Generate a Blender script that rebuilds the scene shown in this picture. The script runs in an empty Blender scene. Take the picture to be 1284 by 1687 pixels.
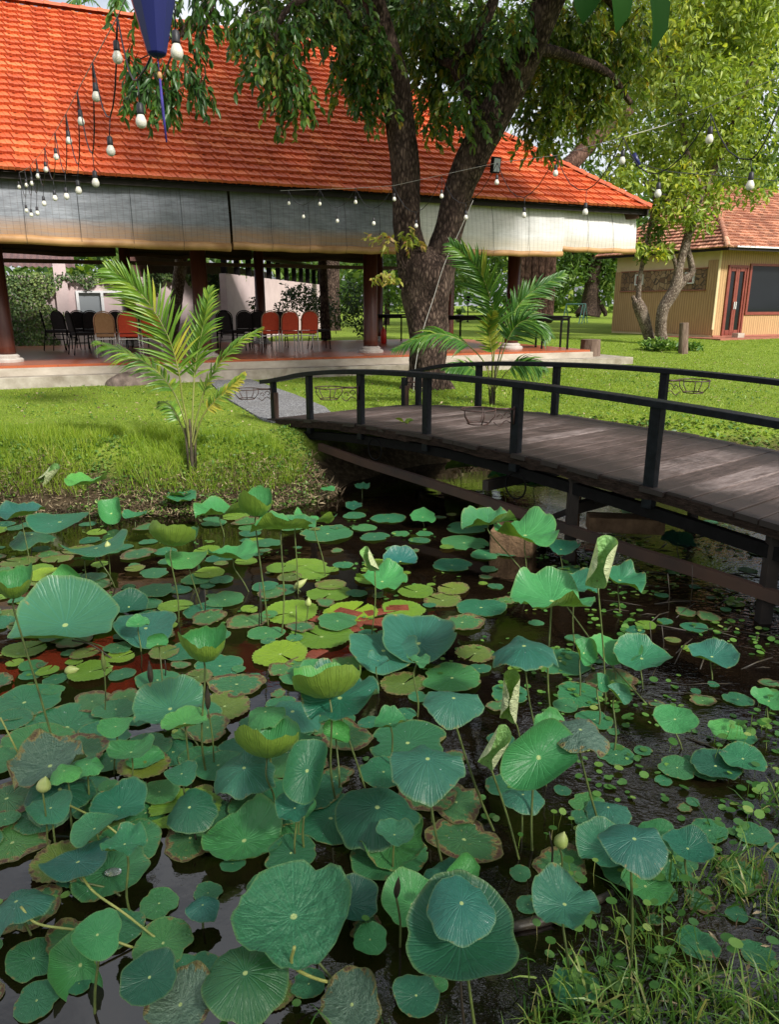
import bpy, math, random
import numpy as np
from mathutils import Vector, Matrix
R=math.radians; PI=math.pi
random.seed(7); rng=np.random.default_rng(11)
S=bpy.context.scene; C=S.collection
# ---------------- camera -----------------
F=1220.0; HZ=502.0; PITCH=math.atan((843.5-HZ)/F); CZ=1.45
cam=bpy.data.cameras.new('camera'); co=bpy.data.objects.new('camera',cam); C.objects.link(co)
cam.sensor_fit='VERTICAL'; cam.sensor_height=36; cam.sensor_width=27; cam.lens=36*F/1687
cam.clip_start=.05; cam.clip_end=600
co.location=(0,0,CZ); co.rotation_euler=(PI/2-PITCH,0,0); S.camera=co
# ---------------- light ------------------
SUN=Vector((.56,-.60,.66)).normalized()
w=bpy.data.worlds.new('World'); S.world=w; w.use_nodes=True
nt=w.node_tree; bg=nt.nodes['Background']; sky=nt.nodes.new('ShaderNodeTexSky')
sky.sky_type='NISHITA'; sky.sun_disc=False; sky.sun_elevation=math.asin(SUN.z)
sky.sun_rotation=math.atan2(SUN.x,SUN.y); sky.air_density=1.0; sky.dust_density=6.0; sky.ozone_density=1.0
_tc=nt.nodes.new('ShaderNodeTexCoord'); _mp=nt.nodes.new('ShaderNodeMapping'); _mp.inputs['Scale'].default_value=(1,1,2.2); _nz=nt.nodes.new('ShaderNodeTexNoise'); _nz.inputs['Scale'].default_value=2.1; _nz.inputs['Detail'].default_value=8; _nz.inputs['Roughness'].default_value=.58
_rp=nt.nodes.new('ShaderNodeValToRGB'); _rp.color_ramp.elements[0].position=.36; _rp.color_ramp.elements[1].position=.56
_mx=nt.nodes.new('ShaderNodeMixRGB'); _mx.inputs[2].default_value=(7.2,7.5,8.0,1)
nt.links.new(_tc.outputs['Generated'],_mp.inputs[0]); nt.links.new(_mp.outputs[0],_nz.inputs['Vector']); nt.links.new(_nz.outputs[0],_rp.inputs[0]); nt.links.new(_rp.outputs[0],_mx.inputs[0]); nt.links.new(sky.outputs[0],_mx.inputs[1]); nt.links.new(_mx.outputs[0],bg.inputs[0]); bg.inputs[1].default_value=.10
sl=bpy.data.lights.new('sun','SUN'); sl.energy=3.9; sl.angle=R(7); sl.color=(1,.965,.90)
so=bpy.data.objects.new('sun',sl); C.objects.link(so); so.rotation_euler=SUN.to_track_quat('Z','Y').to_euler()
S.view_settings.view_transform='Standard'; S.view_settings.look='None'; S.view_settings.exposure=0.6; S.view_settings.gamma=1
S.cycles.max_bounces=8; S.cycles.transparent_max_bounces=12; S.cycles.caustics_reflective=False; S.cycles.caustics_refractive=False
# ---------------- pixel helpers (photo pixel -> world point) ----------------
cP,sP=math.cos(PITCH),math.sin(PITCH)
def ray(x,y):
    u=(x-642)/F; v=(843.5-y)/F
    return (u,cP+v*sP,-sP+v*cP)
def onz(x,y,z):
    r=ray(x,y); t=(z-CZ)/r[2]; return Vector((r[0]*t,r[1]*t,z))
def ony(x,y,Y):
    r=ray(x,y); t=Y/r[1]; return Vector((r[0]*t,Y,CZ+r[2]*t))
WZ=-.6
# ---------------- terrain ----------------
POND=[(-14,7.0),(-8,7.2),(-5,7.05),(-3.4,7.1),(-2.2,7.15),(-1.2,7.35),(-.75,7.7),(-.35,8.6),(.35,9.5),(1.3,9.9),(2.3,9.5),(3.2,8.9),(4.2,8.7),(6,8.9),(9,9.6),(13,10),(15,8.5),(13,6),(9,5),(6,4.4),(4.0,3.7),(2.9,3.1),(2.0,2.6),(1.35,2.05),(.75,1.6),(.1,1.25),(-.8,1.0),(-2,.7),(-5,.4),(-14,.5)]
PA=np.array(POND)
def pond_sd(X,Y):
    X=np.asarray(X,float);Y=np.asarray(Y,float)
    d=np.full(X.shape,1e9); ins=np.zeros(X.shape,bool); n=len(PA)
    for i in range(n):
        ax,ay=PA[i]; bx,by=PA[(i+1)%n]
        ex,ey=bx-ax,by-ay
        t=np.clip(((X-ax)*ex+(Y-ay)*ey)/(ex*ex+ey*ey),0,1)
        d=np.minimum(d,np.hypot(X-ax-t*ex,Y-ay-t*ey))
        c=((ay>Y)!=(by>Y))&(X<(bx-ax)*(Y-ay)/((by-ay) if by!=ay else 1e-9)+ax)
        ins^=c
    return np.where(ins,-d,d)
def sst(t):
    t=np.clip(t,0,1); return t*t*(3-2*t)
def nz(X,Y,s,ph=0):
    return (np.sin(X*s+ph)*np.cos(Y*s*1.13+ph*1.7)+.5*np.sin(X*s*2.3+Y*s*1.9+ph*2.1)+.3*np.cos(X*s*4.7-Y*s*4.1+ph))/1.8
def terr(X,Y):
    X=np.asarray(X,float);Y=np.asarray(Y,float)
    d=pond_sd(X,Y)
    near=(Y<5)
    far=sst((Y-16)/14)*.34+sst((Y-30)/50)*.25
    wdt=np.where(near,2.6,.95); top=np.where(near,.42,.6)
    z=np.where(d>0,-.62+(.02+top)*sst((d+.02)/wdt),-.62-.5*sst(-d/.8))
    z=z+.035*nz(X,Y,5.,1)*sst((d+.4)/.3)*(1-sst((d-.9)/.5))+far
    return z
def tz(x,y): return float(terr(np.array([x]),np.array([y]))[0])
def G(px,py):
    r=ray(px,py); t=1.0
    for i in range(4000):
        p=(r[0]*t,r[1]*t,CZ+r[2]*t)
        if p[2]<tz(p[0],p[1]): return Vector((p[0],p[1],tz(p[0],p[1])))
        t*=1.006
    return Vector(p)
# ---------------- object helpers ----------------
def tag(o,label=None,cat=None,group=None,kind=None):
    if label:o['label']=label
    if cat:o['category']=cat
    if group:o['group']=group
    if kind:o['kind']=kind
    return o
def thing(name,label,cat,loc=(0,0,0),rz=0,group=None):
    o=bpy.data.objects.new(name,None); C.objects.link(o); o.location=loc; o.rotation_euler=(0,0,rz); o.empty_display_size=.1
    return tag(o,label,cat,group)
def link(name,me,mats,parent=None):
    o=bpy.data.objects.new(name,me); C.objects.link(o)
    for m in (mats if isinstance(mats,(list,tuple)) else [mats]): me.materials.append(m)
    if parent: o.parent=parent
    return o
def dup(root,loc,rz=None,label=None,group=None):
    r=root.copy(); C.objects.link(r); r.location=loc
    if rz is not None: r.rotation_euler=(0,0,rz)
    if label:r['label']=label
    if group:r['group']=group
    for ch in list(root.children):
        c=ch.copy(); C.objects.link(c); c.parent=r
        for g in list(ch.children):
            d=g.copy(); C.objects.link(d); d.parent=c
    return r
class MB:
    def __init__(s): s.v=[];s.f=[];s.m=[];s.mi=0
    def add(s,vs,fs):
        b=len(s.v); s.v+= [tuple(v) for v in vs]; s.f+=[tuple(b+i for i in f) for f in fs]; s.m+=[s.mi]*len(fs)
    def hexa(s,p):  # 8 points: bottom 4 ccw, top 4
        s.add(p,[(0,3,2,1),(4,5,6,7),(0,1,5,4),(1,2,6,5),(2,3,7,6),(3,0,4,7)])
    def box(s,c,d,rz=0,bev=0):
        x,y,z=[k/2 for k in d]; ca,sa=math.cos(rz),math.sin(rz)
        p=[(a*x,b*y,e*z) for e in(-1,1) for a,b in((-1,-1),(1,-1),(1,1),(-1,1))]
        s.hexa([(c[0]+a*ca-b*sa,c[1]+a*sa+b*ca,c[2]+e) for a,b,e in p])
    def bar(s,a,b,w,h,up=(0,0,1)):
        a=Vector(a);b=Vector(b);d=(b-a).normalized(); sd=d.cross(Vector(up))
        if sd.length<1e-4: sd=d.cross(Vector((0,1,0)))
        sd.normalize(); u=sd.cross(d)
        p=[]
        for q in(a,b):
            for i,j in((-1,-1),(1,-1),(1,1),(-1,1)): p.append(q+sd*(i*w/2)+u*(j*h/2))
        s.hexa(p)
    def tube(s,pts,rad,n=8,jit=0,cap=True,seed=0):
        pts=[Vector(p) for p in pts]; k=len(pts)
        if not isinstance(rad,(list,tuple)): rad=[rad]*k
        b=len(s.v); rr=random.Random(seed); ref=None; ph=[rr.random()*6 for _ in range(4)]
        for i,p in enumerate(pts):
            d=(pts[min(i+1,k-1)]-pts[max(i-1,0)]).normalized()
            if ref is None: ref=Vector((1,0,0)) if abs(d.x)<.8 else Vector((0,1,0))
            a=(ref-d*ref.dot(d)).normalized(); c=d.cross(a); ref=a
            for j in range(n):
                t=2*PI*j/n
                r=rad[i]*(1+jit*(.5*math.sin(3*t+ph[0]+i*.35)+.35*math.sin(5*t+ph[1]-i*.5)+.5*(rr.random()-.5)))
                q=p+(a*math.cos(t)+c*math.sin(t))*r; s.v.append(tuple(q))
        for i in range(k-1):
            for j in range(n):
                j2=(j+1)%n; s.f.append((b+i*n+j,b+i*n+j2,b+(i+1)*n+j2,b+(i+1)*n+j)); s.m.append(s.mi)
        if cap:
            s.f.append(tuple(b+n-1-j for j in range(n))); s.m.append(s.mi)
            s.f.append(tuple(b+(k-1)*n+j for j in range(n))); s.m.append(s.mi)
    def lathe(s,prof,c=(0,0,0),n=20,cap=True):
        b=len(s.v);k=len(prof)
        for r,z in prof:
            for j in range(n):
                t=2*PI*j/n; s.v.append((c[0]+r*math.cos(t),c[1]+r*math.sin(t),c[2]+z))
        for i in range(k-1):
            for j in range(n):
                j2=(j+1)%n; s.f.append((b+i*n+j,b+i*n+j2,b+(i+1)*n+j2,b+(i+1)*n+j)); s.m.append(s.mi)
        if cap:
            s.f.append(tuple(b+n-1-j for j in range(n))); s.m.append(s.mi)
            s.f.append(tuple(b+(k-1)*n+j for j in range(n))); s.m.append(s.mi)
    def ring(s,c,Rr,r,n=28,m=6,normal=(0,0,1),sq=1):
        N=Vector(normal).normalized(); a=N.orthogonal().normalized(); bq=N.cross(a)
        b=len(s.v);c=Vector(c)
        for i in range(n):
            t=2*PI*i/n; d=a*math.cos(t)+bq*math.sin(t)
            for j in range(m):
                p=2*PI*j/m; s.v.append(tuple(c+d*(Rr+r*math.cos(p))+N*(r*math.sin(p))))
        for i in range(n):
            for j in range(m):
                i2=(i+1)%n;j2=(j+1)%m
                s.f.append((b+i*m+j,b+i2*m+j,b+i2*m+j2,b+i*m+j2)); s.m.append(s.mi)
    def build(s,name,mats,parent=None,smooth=False,bevel=0):
        me=bpy.data.meshes.new(name); me.from_pydata(s.v,[],s.f); me.update()
        me.polygons.foreach_set('material_index',s.m)
        if smooth: me.polygons.foreach_set('use_smooth',[True]*len(s.f))
        o=link(name,me,mats,parent)
        if bevel:
            md=o.modifiers.new('bevel','BEVEL'); md.width=bevel; md.segments=2; md.limit_method='ANGLE'
        return o
def spline(pts,n):
    pts=[Vector(p) for p in pts]; out=[]
    P=[2*pts[0]-pts[1]]+pts+[2*pts[-1]-pts[-2]]; k=len(pts)-1
    for i in range(n+1):
        u=i/n*k; j=min(int(u),k-1); t=u-j; a,b,c,d=P[j:j+4]
        out.append(.5*((2*b)+(c-a)*t+(2*a-5*b+4*c-d)*t*t+(3*b-a-3*c+d)*t**3))
    return out
def lerp_list(v,n):
    k=len(v)-1; o=[]
    for i in range(n+1):
        u=i/n*k; j=min(int(u),k-1); o.append(v[j]+(v[j+1]-v[j])*(u-j))
    return o
# ---------------- materials ----------------
class N:
    def __init__(s,name):
        s.mat=bpy.data.materials.new(name); s.mat.use_nodes=True; s.t=s.mat.node_tree; s.b=s.t.nodes['Principled BSDF']; s.out=s.t.nodes['Material Output']
    def n(s,ty,**k):
        x=s.t.nodes.new('ShaderNode'+ty)
        for a,b in k.items():
            if a.startswith('i_'): x.inputs[int(a[2:])].default_value=b
            else: setattr(x,a,b)
        return x
    def l(s,a,b): s.t.links.new(a,b)
    def coord(s,which='Object',scale=(1,1,1),rot=(0,0,0)):
        tc=s.n('TexCoord'); mp=s.n('Mapping'); s.l(tc.outputs[which],mp.inputs[0]); mp.inputs['Scale'].default_value=scale; mp.inputs['Rotation'].default_value=rot
        return mp.outputs[0]
    def noise(s,vec,scale,detail=6,rough=.6,dist=0):
        x=s.n('TexNoise'); s.l(vec,x.inputs['Vector']); x.inputs['Scale'].default_value=scale; x.inputs['Detail'].default_value=detail; x.inputs['Roughness'].default_value=rough; x.inputs['Distortion'].default_value=dist
        return x.outputs[0]
    def ramp(s,fac,stops,interp='LINEAR'):
        x=s.n('ValToRGB'); s.l(fac,x.inputs[0]); e=x.color_ramp.elements; x.color_ramp.interpolation=interp
        while len(e)<len(stops): e.new(.5)
        for q,(p,c) in zip(e,stops): q.position=p; q.color=(*c,1) if len(c)==3 else c
        return x.outputs[0]
    def mix(s,f,a,b,mode='MIX'):
        x=s.n('MixRGB',blend_type=mode)
        for i,q in enumerate((f,a,b)):
            if isinstance(q,(int,float)): x.inputs[i].default_value=q if i==0 else (q,q,q,1)
            elif isinstance(q,tuple): x.inputs[i].default_value=(*q,1)
            else: s.l(q,x.inputs[i])
        return x.outputs[0]
    def math(s,op,a,b=None,clamp=False):
        x=s.n('Math',operation=op,use_clamp=clamp)
        for i,q in enumerate((a,b)):
            if q is None: continue
            if isinstance(q,(int,float)): x.inputs[i].default_value=q
            else: s.l(q,x.inputs[i])
        return x.outputs[0]
    def bump(s,h,strength=.5,dist=.01):
        x=s.n('Bump'); x.inputs['Strength'].default_value=strength; x.inputs['Distance'].default_value=dist; s.l(h,x.inputs['Height']); s.l(x.outputs[0],s.b.inputs['Normal']); return x.outputs[0]
    def col(s,c):
        if isinstance(c,tuple): s.b.inputs['Base Color'].default_value=(*c,1)
        else: s.l(c,s.b.inputs['Base Color'])
    def rough(s,r):
        if isinstance(r,(int,float)): s.b.inputs['Roughness'].default_value=r
        else: s.l(r,s.b.inputs['Roughness'])
    def spec(s,v): s.b.inputs['Specular IOR Level'].default_value=v
    def translucent(s,col,f):
        t=s.n('BsdfTranslucent'); m=s.n('MixShader'); m.inputs[0].default_value=f
        if isinstance(col,tuple): t.inputs[0].default_value=(*col,1)
        else: s.l(col,t.inputs[0])
        s.l(s.b.outputs[0],m.inputs[1]); s.l(t.outputs[0],m.inputs[2]); s.l(m.outputs[0],s.out.inputs[0])
def plain(name,c1,c2,rough=.6,scale=8,bump=.3,bd=.005,stretch=(1,1,1),spec=.4,metal=0):
    a=N(name); v=a.coord('Object',stretch); h=a.noise(v,scale); a.col(a.ramp(h,[(.3,c1),(.7,c2)])); a.rough(rough); a.spec(spec); a.b.inputs['Metallic'].default_value=metal
    if bump: a.bump(a.noise(v,scale*3,8),bump,bd)
    return a.mat
def foliage(name,stops,trans=.35,rough=.45,tcol=None,spec=.4):
    a=N(name); at=a.n('Attribute',attribute_name='rnd'); c=a.ramp(at.outputs['Fac'],stops)
    a.col(c); a.rough(rough); a.spec(spec)
    t=a.mix(1.0,c,tcol or (1.5,1.5,.6),'MULTIPLY'); a.translucent(t,trans); return a.mat
M={}
# ---- ground
a=N('ground'); v=a.coord('Object'); ge=a.n('NewGeometry'); sp=a.n('SeparateXYZ'); a.l(ge.outputs['Position'],sp.inputs[0])
g=a.ramp(a.noise(v,1.1,7,.65),[(.3,(.09,.16,.012)),(.5,(.14,.22,.018)),(.72,(.20,.26,.04))])
g=a.mix(a.ramp(a.noise(v,30,4),[(.45,(0,0,0)),(.62,(1,1,1))]),g,(.21,.26,.05))
soil=a.ramp(a.noise(v,14,9,.7),[(.3,(.018,.012,.007)),(.5,(.055,.04,.022)),(.75,(.15,.115,.07))])
zf=a.math('ADD',sp.outputs[2],a.math('MULTIPLY',a.math('SUBTRACT',a.noise(v,3,6),.5),.5))
mask=a.ramp(a.math('ADD',zf,.5),[(.16,(0,0,0)),(.40,(1,1,1))])
a.col(a.mix(mask,soil,g)); a.rough(.95); a.spec(.1); a.bump(a.noise(v,45,8,.7),.9,.03); M['ground']=a.mat
a=N('water'); v=a.coord('Object'); c=a.ramp(a.noise(v,1.3,8,.65),[(.35,(.003,.002,.0015)),(.6,(.008,.005,.0025)),(.8,(.02,.011,.005))])
a.col(c); a.rough(.025); a.b.inputs['IOR'].default_value=1.6; a.spec(.55)
sx=a.n('SeparateXYZ'); a.l(v,sx.inputs[0]); ch=a.ramp(a.math('SUBTRACT',a.math('MULTIPLY',sx.outputs[0],.4),a.math('MULTIPLY',sx.outputs[1],.06)),[(.0,(.08,.08,.08)),(.5,(1,1,1))])
h=a.math('ADD',a.math('MULTIPLY',a.noise(v,2.2,2),.6),a.math('MULTIPLY',a.math('MULTIPLY',a.noise(a.coord('Object',(1,1.6,1),(0,0,.4)),19,3,.55),ch),.55)); a.bump(h,.4,.022); M['water']=a.mat
a=N('gravel_path'); v=a.coord('Object'); vo=a.n('TexVoronoi'); a.l(v,vo.inputs['Vector']); vo.inputs['Scale'].default_value=55
c=a.ramp(vo.outputs['Color'],[(.1,(.07,.07,.075)),(.5,(.15,.15,.155)),(.9,(.33,.33,.33))]); c=a.mix(a.ramp(a.noise(v,1.5),[(.4,(0,0,0)),(.7,(.6,.6,.6))]),c,(.13,.125,.12))
a.col(c); a.rough(.95); a.bump(vo.outputs['Distance'],.8,.012); M['path']=a.mat
# ---- roof tile
a=N('roof_tile'); at=a.n('Attribute',attribute_name='rnd'); v=a.coord('Object')
c=a.ramp(at.outputs['Fac'],[(0,(.44,.080,.028)),(.4,(.51,.10,.034)),(.8,(.57,.125,.042)),(1,(.64,.17,.06))])
c=a.mix(a.ramp(a.noise(a.coord('Object',(1,1,.35)),.9,9,.75),[(.55,(0,0,0)),(.85,(.3,.3,.3))]),c,(.30,.08,.045)); c=a.mix(a.ramp(a.noise(v,25,6,.8),[(.6,(0,0,0)),(.8,(.35,.35,.35))]),c,(.2,.06,.04))
a.col(c); a.rough(.55); a.spec(.35); a.bump(a.noise(v,60,5),.25,.004); M['tile']=a.mat
a=N('old_roof_tile'); v=a.coord('Object'); at=a.n('Attribute',attribute_name='rnd')
c=a.ramp(at.outputs['Fac'],[(0,(.27,.11,.07)),(.5,(.42,.18,.11)),(1,(.6,.31,.2))]); a.col(a.mix(a.ramp(a.noise(v,2,8,.7),[(.5,(0,0,0)),(.7,(.7,.7,.7))]),c,(.2,.12,.08))); a.rough(.8); M['oldtile']=a.mat
# ---- wood
def wood(name,c1,c2,c3,ax=(1,12,12),rough=.6,bump=.6,spec=.35):
    a=N(name); v=a.coord('Object',ax); h=a.noise(v,2.2,10,.65,.6); at=a.n('Attribute',attribute_name='rnd')
    h2=a.math('ADD',h,a.math('MULTIPLY',a.math('SUBTRACT',at.outputs['Fac'],.5),.25))
    a.col(a.ramp(h2,[(.3,c1),(.5,c2),(.72,c3)])); a.rough(rough); a.spec(spec); a.bump(h,bump,.006); return a.mat
M['column']=plain('dark_red_wood',(.065,.018,.012),(.10,.03,.018),.35,4,.2,.003,(6,6,1))
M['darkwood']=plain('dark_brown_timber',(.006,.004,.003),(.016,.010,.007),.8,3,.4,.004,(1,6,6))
M['brownwood']=plain('brown_timber',(.05,.022,.012),(.10,.045,.025),.55,3,.4,.004,(1,6,6))
M['black']=plain('black_paint',(.0025,.0022,.002),(.007,.006,.006),.75,10,.35,.003,(2,2,2),.12)
M['railpaint']=plain('weathered_black_paint',(.002,.0025,.0035),(.010,.012,.015),.5,7,.6,.004,(3,3,3),.14)
# bridge deck uses stains
a=N('deck_plank'); v=a.coord('UV',(1.6,14,1)); h=a.noise(v,2.4,10,.7,.8); at=a.n('Attribute',attribute_name='rnd'); vo=a.coord('Object')
c=a.ramp(a.math('ADD',h,a.math('MULTIPLY',a.math('SUBTRACT',at.outputs['Fac'],.5),.28)),[(.28,(.03,.019,.015)),(.48,(.085,.06,.052)),(.66,(.165,.13,.12)),(.85,(.27,.23,.215))])
uv=a.n('TexCoord'); su=a.n('SeparateXYZ'); a.l(uv.outputs['UV'],su.inputs[0])
edge=a.math('ADD',a.math('ABSOLUTE',a.math('SUBTRACT',su.outputs[0],1.0)),.1); 
stain=a.ramp(a.math('ADD',edge,a.math('MULTIPLY',a.math('SUBTRACT',a.noise(vo,2.2,7,.7),.5),1.1)),[(.48,(0,0,0)),(.88,(1,1,1))])
c=a.mix(stain,c,(.022,.015,.012)); c=a.mix(a.ramp(a.noise(vo,1.6,8,.75),[(.48,(0,0,0)),(.64,(.85,.85,.85))]),c,(.025,.016,.013))
a.col(c); a.rough(.62); a.spec(.35); a.bump(h,.8,.006); M['deck']=a.mat
M['deckside']=plain('rotten_wood_edge',(.012,.008,.006),(.05,.032,.024),.9,12,1,.02,(1,1,3),.1)
M['rust']=plain('rusty_steel',(.026,.022,.020),(.085,.045,.030),.7,1.6,.5,.004,(1,1,1),.3)
M['rustdark']=plain('dark_rusty_steel',(.010,.008,.007),(.032,.022,.017),.7,6,.5,.004,(1,1,1),.4)
M['ironbrown']=plain('brown_wrought_iron',(.025,.012,.010),(.07,.035,.028),.5,20,.3,.002)
M['stone']=plain('brown_stone_block',(.10,.055,.028),(.26,.16,.085),.85,7,1,.02)
M['concrete']=plain('pale_concrete',(.30,.255,.20),(.46,.41,.34),.85,2.5,.5,.006,(1,1,2))
M['concrete2']=plain('stained_concrete',(.18,.15,.11),(.40,.36,.30),.9,3.5,.7,.01)
M['plinth']=plain('plinth_stone',(.35,.32,.28),(.5,.46,.42),.7,5,.3)
a=N('terracotta_floor'); v=a.coord('Object'); br=a.n('TexBrick'); a.l(v,br.inputs['Vector']); br.offset=0; br.inputs['Scale'].default_value=1; br.inputs['Brick Width'].default_value=.4; br.inputs['Row Height'].default_value=.4; br.inputs['Mortar Size'].default_value=.004
br.inputs['Color1'].default_value=(.30,.075,.03,1); br.inputs['Color2'].default_value=(.36,.10,.04,1); br.inputs['Mortar'].default_value=(.12,.05,.03,1)
a.col(a.mix(.5,br.outputs['Color'],a.ramp(a.noise(v,1,5),[(.3,(.30,.07,.03)),(.7,(.46,.13,.055))]))); a.rough(.3); a.spec(.3); M['floor']=a.mat
# ---- blinds
def blind(name,tone):
    a=N(name); v=a.coord('UV'); s=a.n('SeparateXYZ'); a.l(v,s.inputs[0])
    sl=a.math('ABSOLUTE',a.math('SINE',a.math('MULTIPLY',s.outputs[1],260)))
    st=a.math('GREATER_THAN',a.math('ABSOLUTE',a.math('SINE',a.math('MULTIPLY',s.outputs[0],31))),.985)
    c=a.ramp(a.mix(.35,a.noise(a.coord('UV',(1.5,48,1)),1.6,9,.85,.2),a.noise(a.coord('UV',(1.3,4,1)),2.5,7,.7)),[(.40,tone[0]),(.5,tone[1]),(.62,tone[2])])
    c=a.mix(a.ramp(a.noise(a.coord('UV',(1,2.5,1)),1.5,5,.6),[(.4,(0,0,0)),(.7,(.45,.45,.45))]),c,tone[3])
    wm=a.ramp(s.outputs[1],[(.0,(1,1,1)),(.16,(.95,.95,.95)),(.34,(0,0,0))]); wn=a.mix(1.0,wm,a.ramp(a.noise(a.coord('UV',(.8,30,1)),1.5,7,.8),[(.35,(.35,.35,.35)),(.6,(1,1,1))]),'MULTIPLY')
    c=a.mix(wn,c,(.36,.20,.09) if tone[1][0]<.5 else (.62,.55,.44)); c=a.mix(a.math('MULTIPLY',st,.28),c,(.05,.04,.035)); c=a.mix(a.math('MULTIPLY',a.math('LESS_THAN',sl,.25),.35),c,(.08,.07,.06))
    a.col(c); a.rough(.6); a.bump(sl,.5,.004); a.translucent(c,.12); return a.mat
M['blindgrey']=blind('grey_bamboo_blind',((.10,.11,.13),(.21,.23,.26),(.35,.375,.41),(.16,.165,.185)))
M['blindsunlit']=blind('sunlit_bamboo_blind',((.56,.56,.55),(.74,.74,.73),(.86,.86,.85),(.64,.62,.58)))  # copy for the sunlit right blinds, sunlight put into the pale tone
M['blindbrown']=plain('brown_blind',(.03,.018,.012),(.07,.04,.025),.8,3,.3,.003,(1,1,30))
M['roll']=plain('bamboo_roll',(.24,.12,.045),(.48,.28,.12),.55,2,.5,.004,(1,1,1))
# ---- walls
M['pink']=plain('pink_plaster',(.50,.39,.39),(.60,.48,.475),.9,2.2,.2)
M['white']=plain('white_frame',(.62,.62,.64),(.75,.75,.76),.5,5,.1)
a=N('window_glass'); a.col((.012,.014,.016)); a.rough(.04); a.spec(.25); M['glass']=a.mat
a=N('pale_window_glass'); a.col((.22,.24,.26)); a.rough(.15); a.spec(.8); M['glass2']=a.mat
a=N('wood_cladding'); v=a.coord('UV'); s=a.n('SeparateXYZ'); a.l(v,s.inputs[0]); wv=a.math('ABSOLUTE',a.math('SINE',a.math('MULTIPLY',s.outputs[0],30)))
c=a.ramp(a.noise(a.coord('UV',(14,.8,1)),2,6),[(.3,(.36,.21,.09)),(.7,(.50,.32,.15))]); c=a.mix(a.math('MULTIPLY',a.math('LESS_THAN',wv,.35),.8),c,(.22,.12,.05)); a.col(c); a.rough(.6); a.bump(wv,.6,.01); M['clad']=a.mat
a=N('rubble_stone'); v=a.coord('UV'); vo=a.n('TexVoronoi',feature='DISTANCE_TO_EDGE'); a.l(v,vo.inputs['Vector']); vo.inputs['Scale'].default_value=5.5
vc=a.n('TexVoronoi'); a.l(v,vc.inputs['Vector']); vc.inputs['Scale'].default_value=5.5; c=a.ramp(vc.outputs['Color'],[(.1,(.13,.07,.04)),(.5,(.25,.15,.08)),(.9,(.36,.25,.15))])
c=a.mix(a.ramp(vo.outputs['Distance'],[(.03,(1,1,1)),(.07,(0,0,0))]),c,(.06,.04,.03)); a.col(c); a.rough(.85); a.bump(vo.outputs['Distance'],.5,.03); M['rubble']=a.mat
M['cream']=plain('cream_plaster',(.62,.50,.28),(.70,.58,.34),.8,3,.1)
M['redwood']=plain('red_brown_joinery',(.16,.035,.025),(.24,.06,.04),.4,4,.2)
M['redtilebase']=plain('red_base',(.26,.09,.06),(.36,.14,.09),.7,4,.3)
M['corr']=plain('brown_corrugated_roof',(.10,.05,.045),(.17,.09,.08),.6,4,.2)
# ---- bark
def bark(name,c1,c2,c3,sc=5,st=1.0,mossy=True):
    a=N(name); v=a.coord('Object',(1,1,.38)); vo=a.n('TexVoronoi',feature='DISTANCE_TO_EDGE'); wv=a.mix(.25,v,a.n('TexNoise').outputs[1]); a.l(v,vo.inputs['Vector']); vo.inputs['Scale'].default_value=sc*4
    h=a.noise(v,sc*2,10,.75,.8); hh=a.math('ADD',a.math('MULTIPLY',vo.outputs['Distance'],.8),h)
    c=a.ramp(hh,[(.42,c1),(.62,c2),(.85,c3)]); c=a.mix(a.ramp(a.noise(a.coord('Object'),2.2,7,.7),[(.52,(0,0,0)),(.72,(.6,.6,.6))]),c,c3)
    a.col(c); a.rough(.9); a.spec(.15); a.bump(hh,st,.035); return a.mat
M['bark']=bark('rough_dark_bark',(.012,.008,.006),(.042,.027,.021),(.15,.105,.08))
M['barkpale']=bark('pale_mottled_bark',(.035,.025,.018),(.12,.088,.066),(.32,.27,.215),7,.7)
M['barkred']=bark('reddish_root_bark',(.03,.016,.012),(.10,.055,.04),(.22,.13,.10),3,1)
M['stump']=plain('stump_bark',(.09,.055,.04),(.21,.15,.11),.9,5,1,.02,(3,3,.7))
# ---- foliage
M['leafmain']=foliage('drooping_leaves',[(0,(.022,.065,.018)),(.4,(.05,.12,.024)),(.7,(.11,.18,.03)),(.9,(.24,.26,.04)),(1,(.34,.19,.03))],.38,.36)
M['leafsunlit']=foliage('sunlit_drooping_leaves',[(0,(.04,.09,.02)),(.4,(.10,.17,.03)),(.75,(.22,.27,.04)),(.93,(.38,.36,.05)),(1,(.42,.24,.04))],.45,.3)  # lit copy of the drooping leaves, sunlight put into the colour
M['leafmid']=foliage('tree_leaves',[(0,(.03,.075,.015)),(.5,(.075,.145,.025)),(.85,(.16,.22,.035)),(1,(.36,.33,.05))],.38,.42)
M['leafyellow']=foliage('yellow_green_leaves',[(0,(.10,.16,.035)),(.45,(.22,.31,.06)),(.8,(.40,.46,.08)),(1,(.68,.56,.06))],.42,.42)
M['leafdark']=foliage('dark_leaves',[(0,(.012,.035,.012)),(.6,(.035,.075,.020)),(1,(.08,.13,.03))],.25,.5)
M['leaffar']=foliage('far_leaves',[(0,(.03,.07,.018)),(.5,(.09,.17,.035)),(.85,(.19,.29,.06)),(1,(.33,.40,.10))],.4,.6)
M['ivy']=foliage('ivy_leaves',[(0,(.035,.075,.02)),(.5,(.09,.15,.04)),(1,(.24,.30,.09))],.2,.5)
M['broadleaf']=foliage('broad_near_leaves',[(0,(.010,.045,.006)),(1,(.022,.085,.012))],.25,.7,spec=.08)
M['leafpink']=foliage('young_leaves',[(0,(.12,.22,.03)),(.5,(.32,.36,.06)),(.8,(.50,.36,.12)),(1,(.45,.16,.10))],.4,.4)
M['palmleaf']=foliage('palm_leaflets',[(0,(.06,.15,.018)),(.5,(.13,.25,.03)),(.85,(.24,.35,.04)),(1,(.44,.40,.05))],.35,.36)
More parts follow.
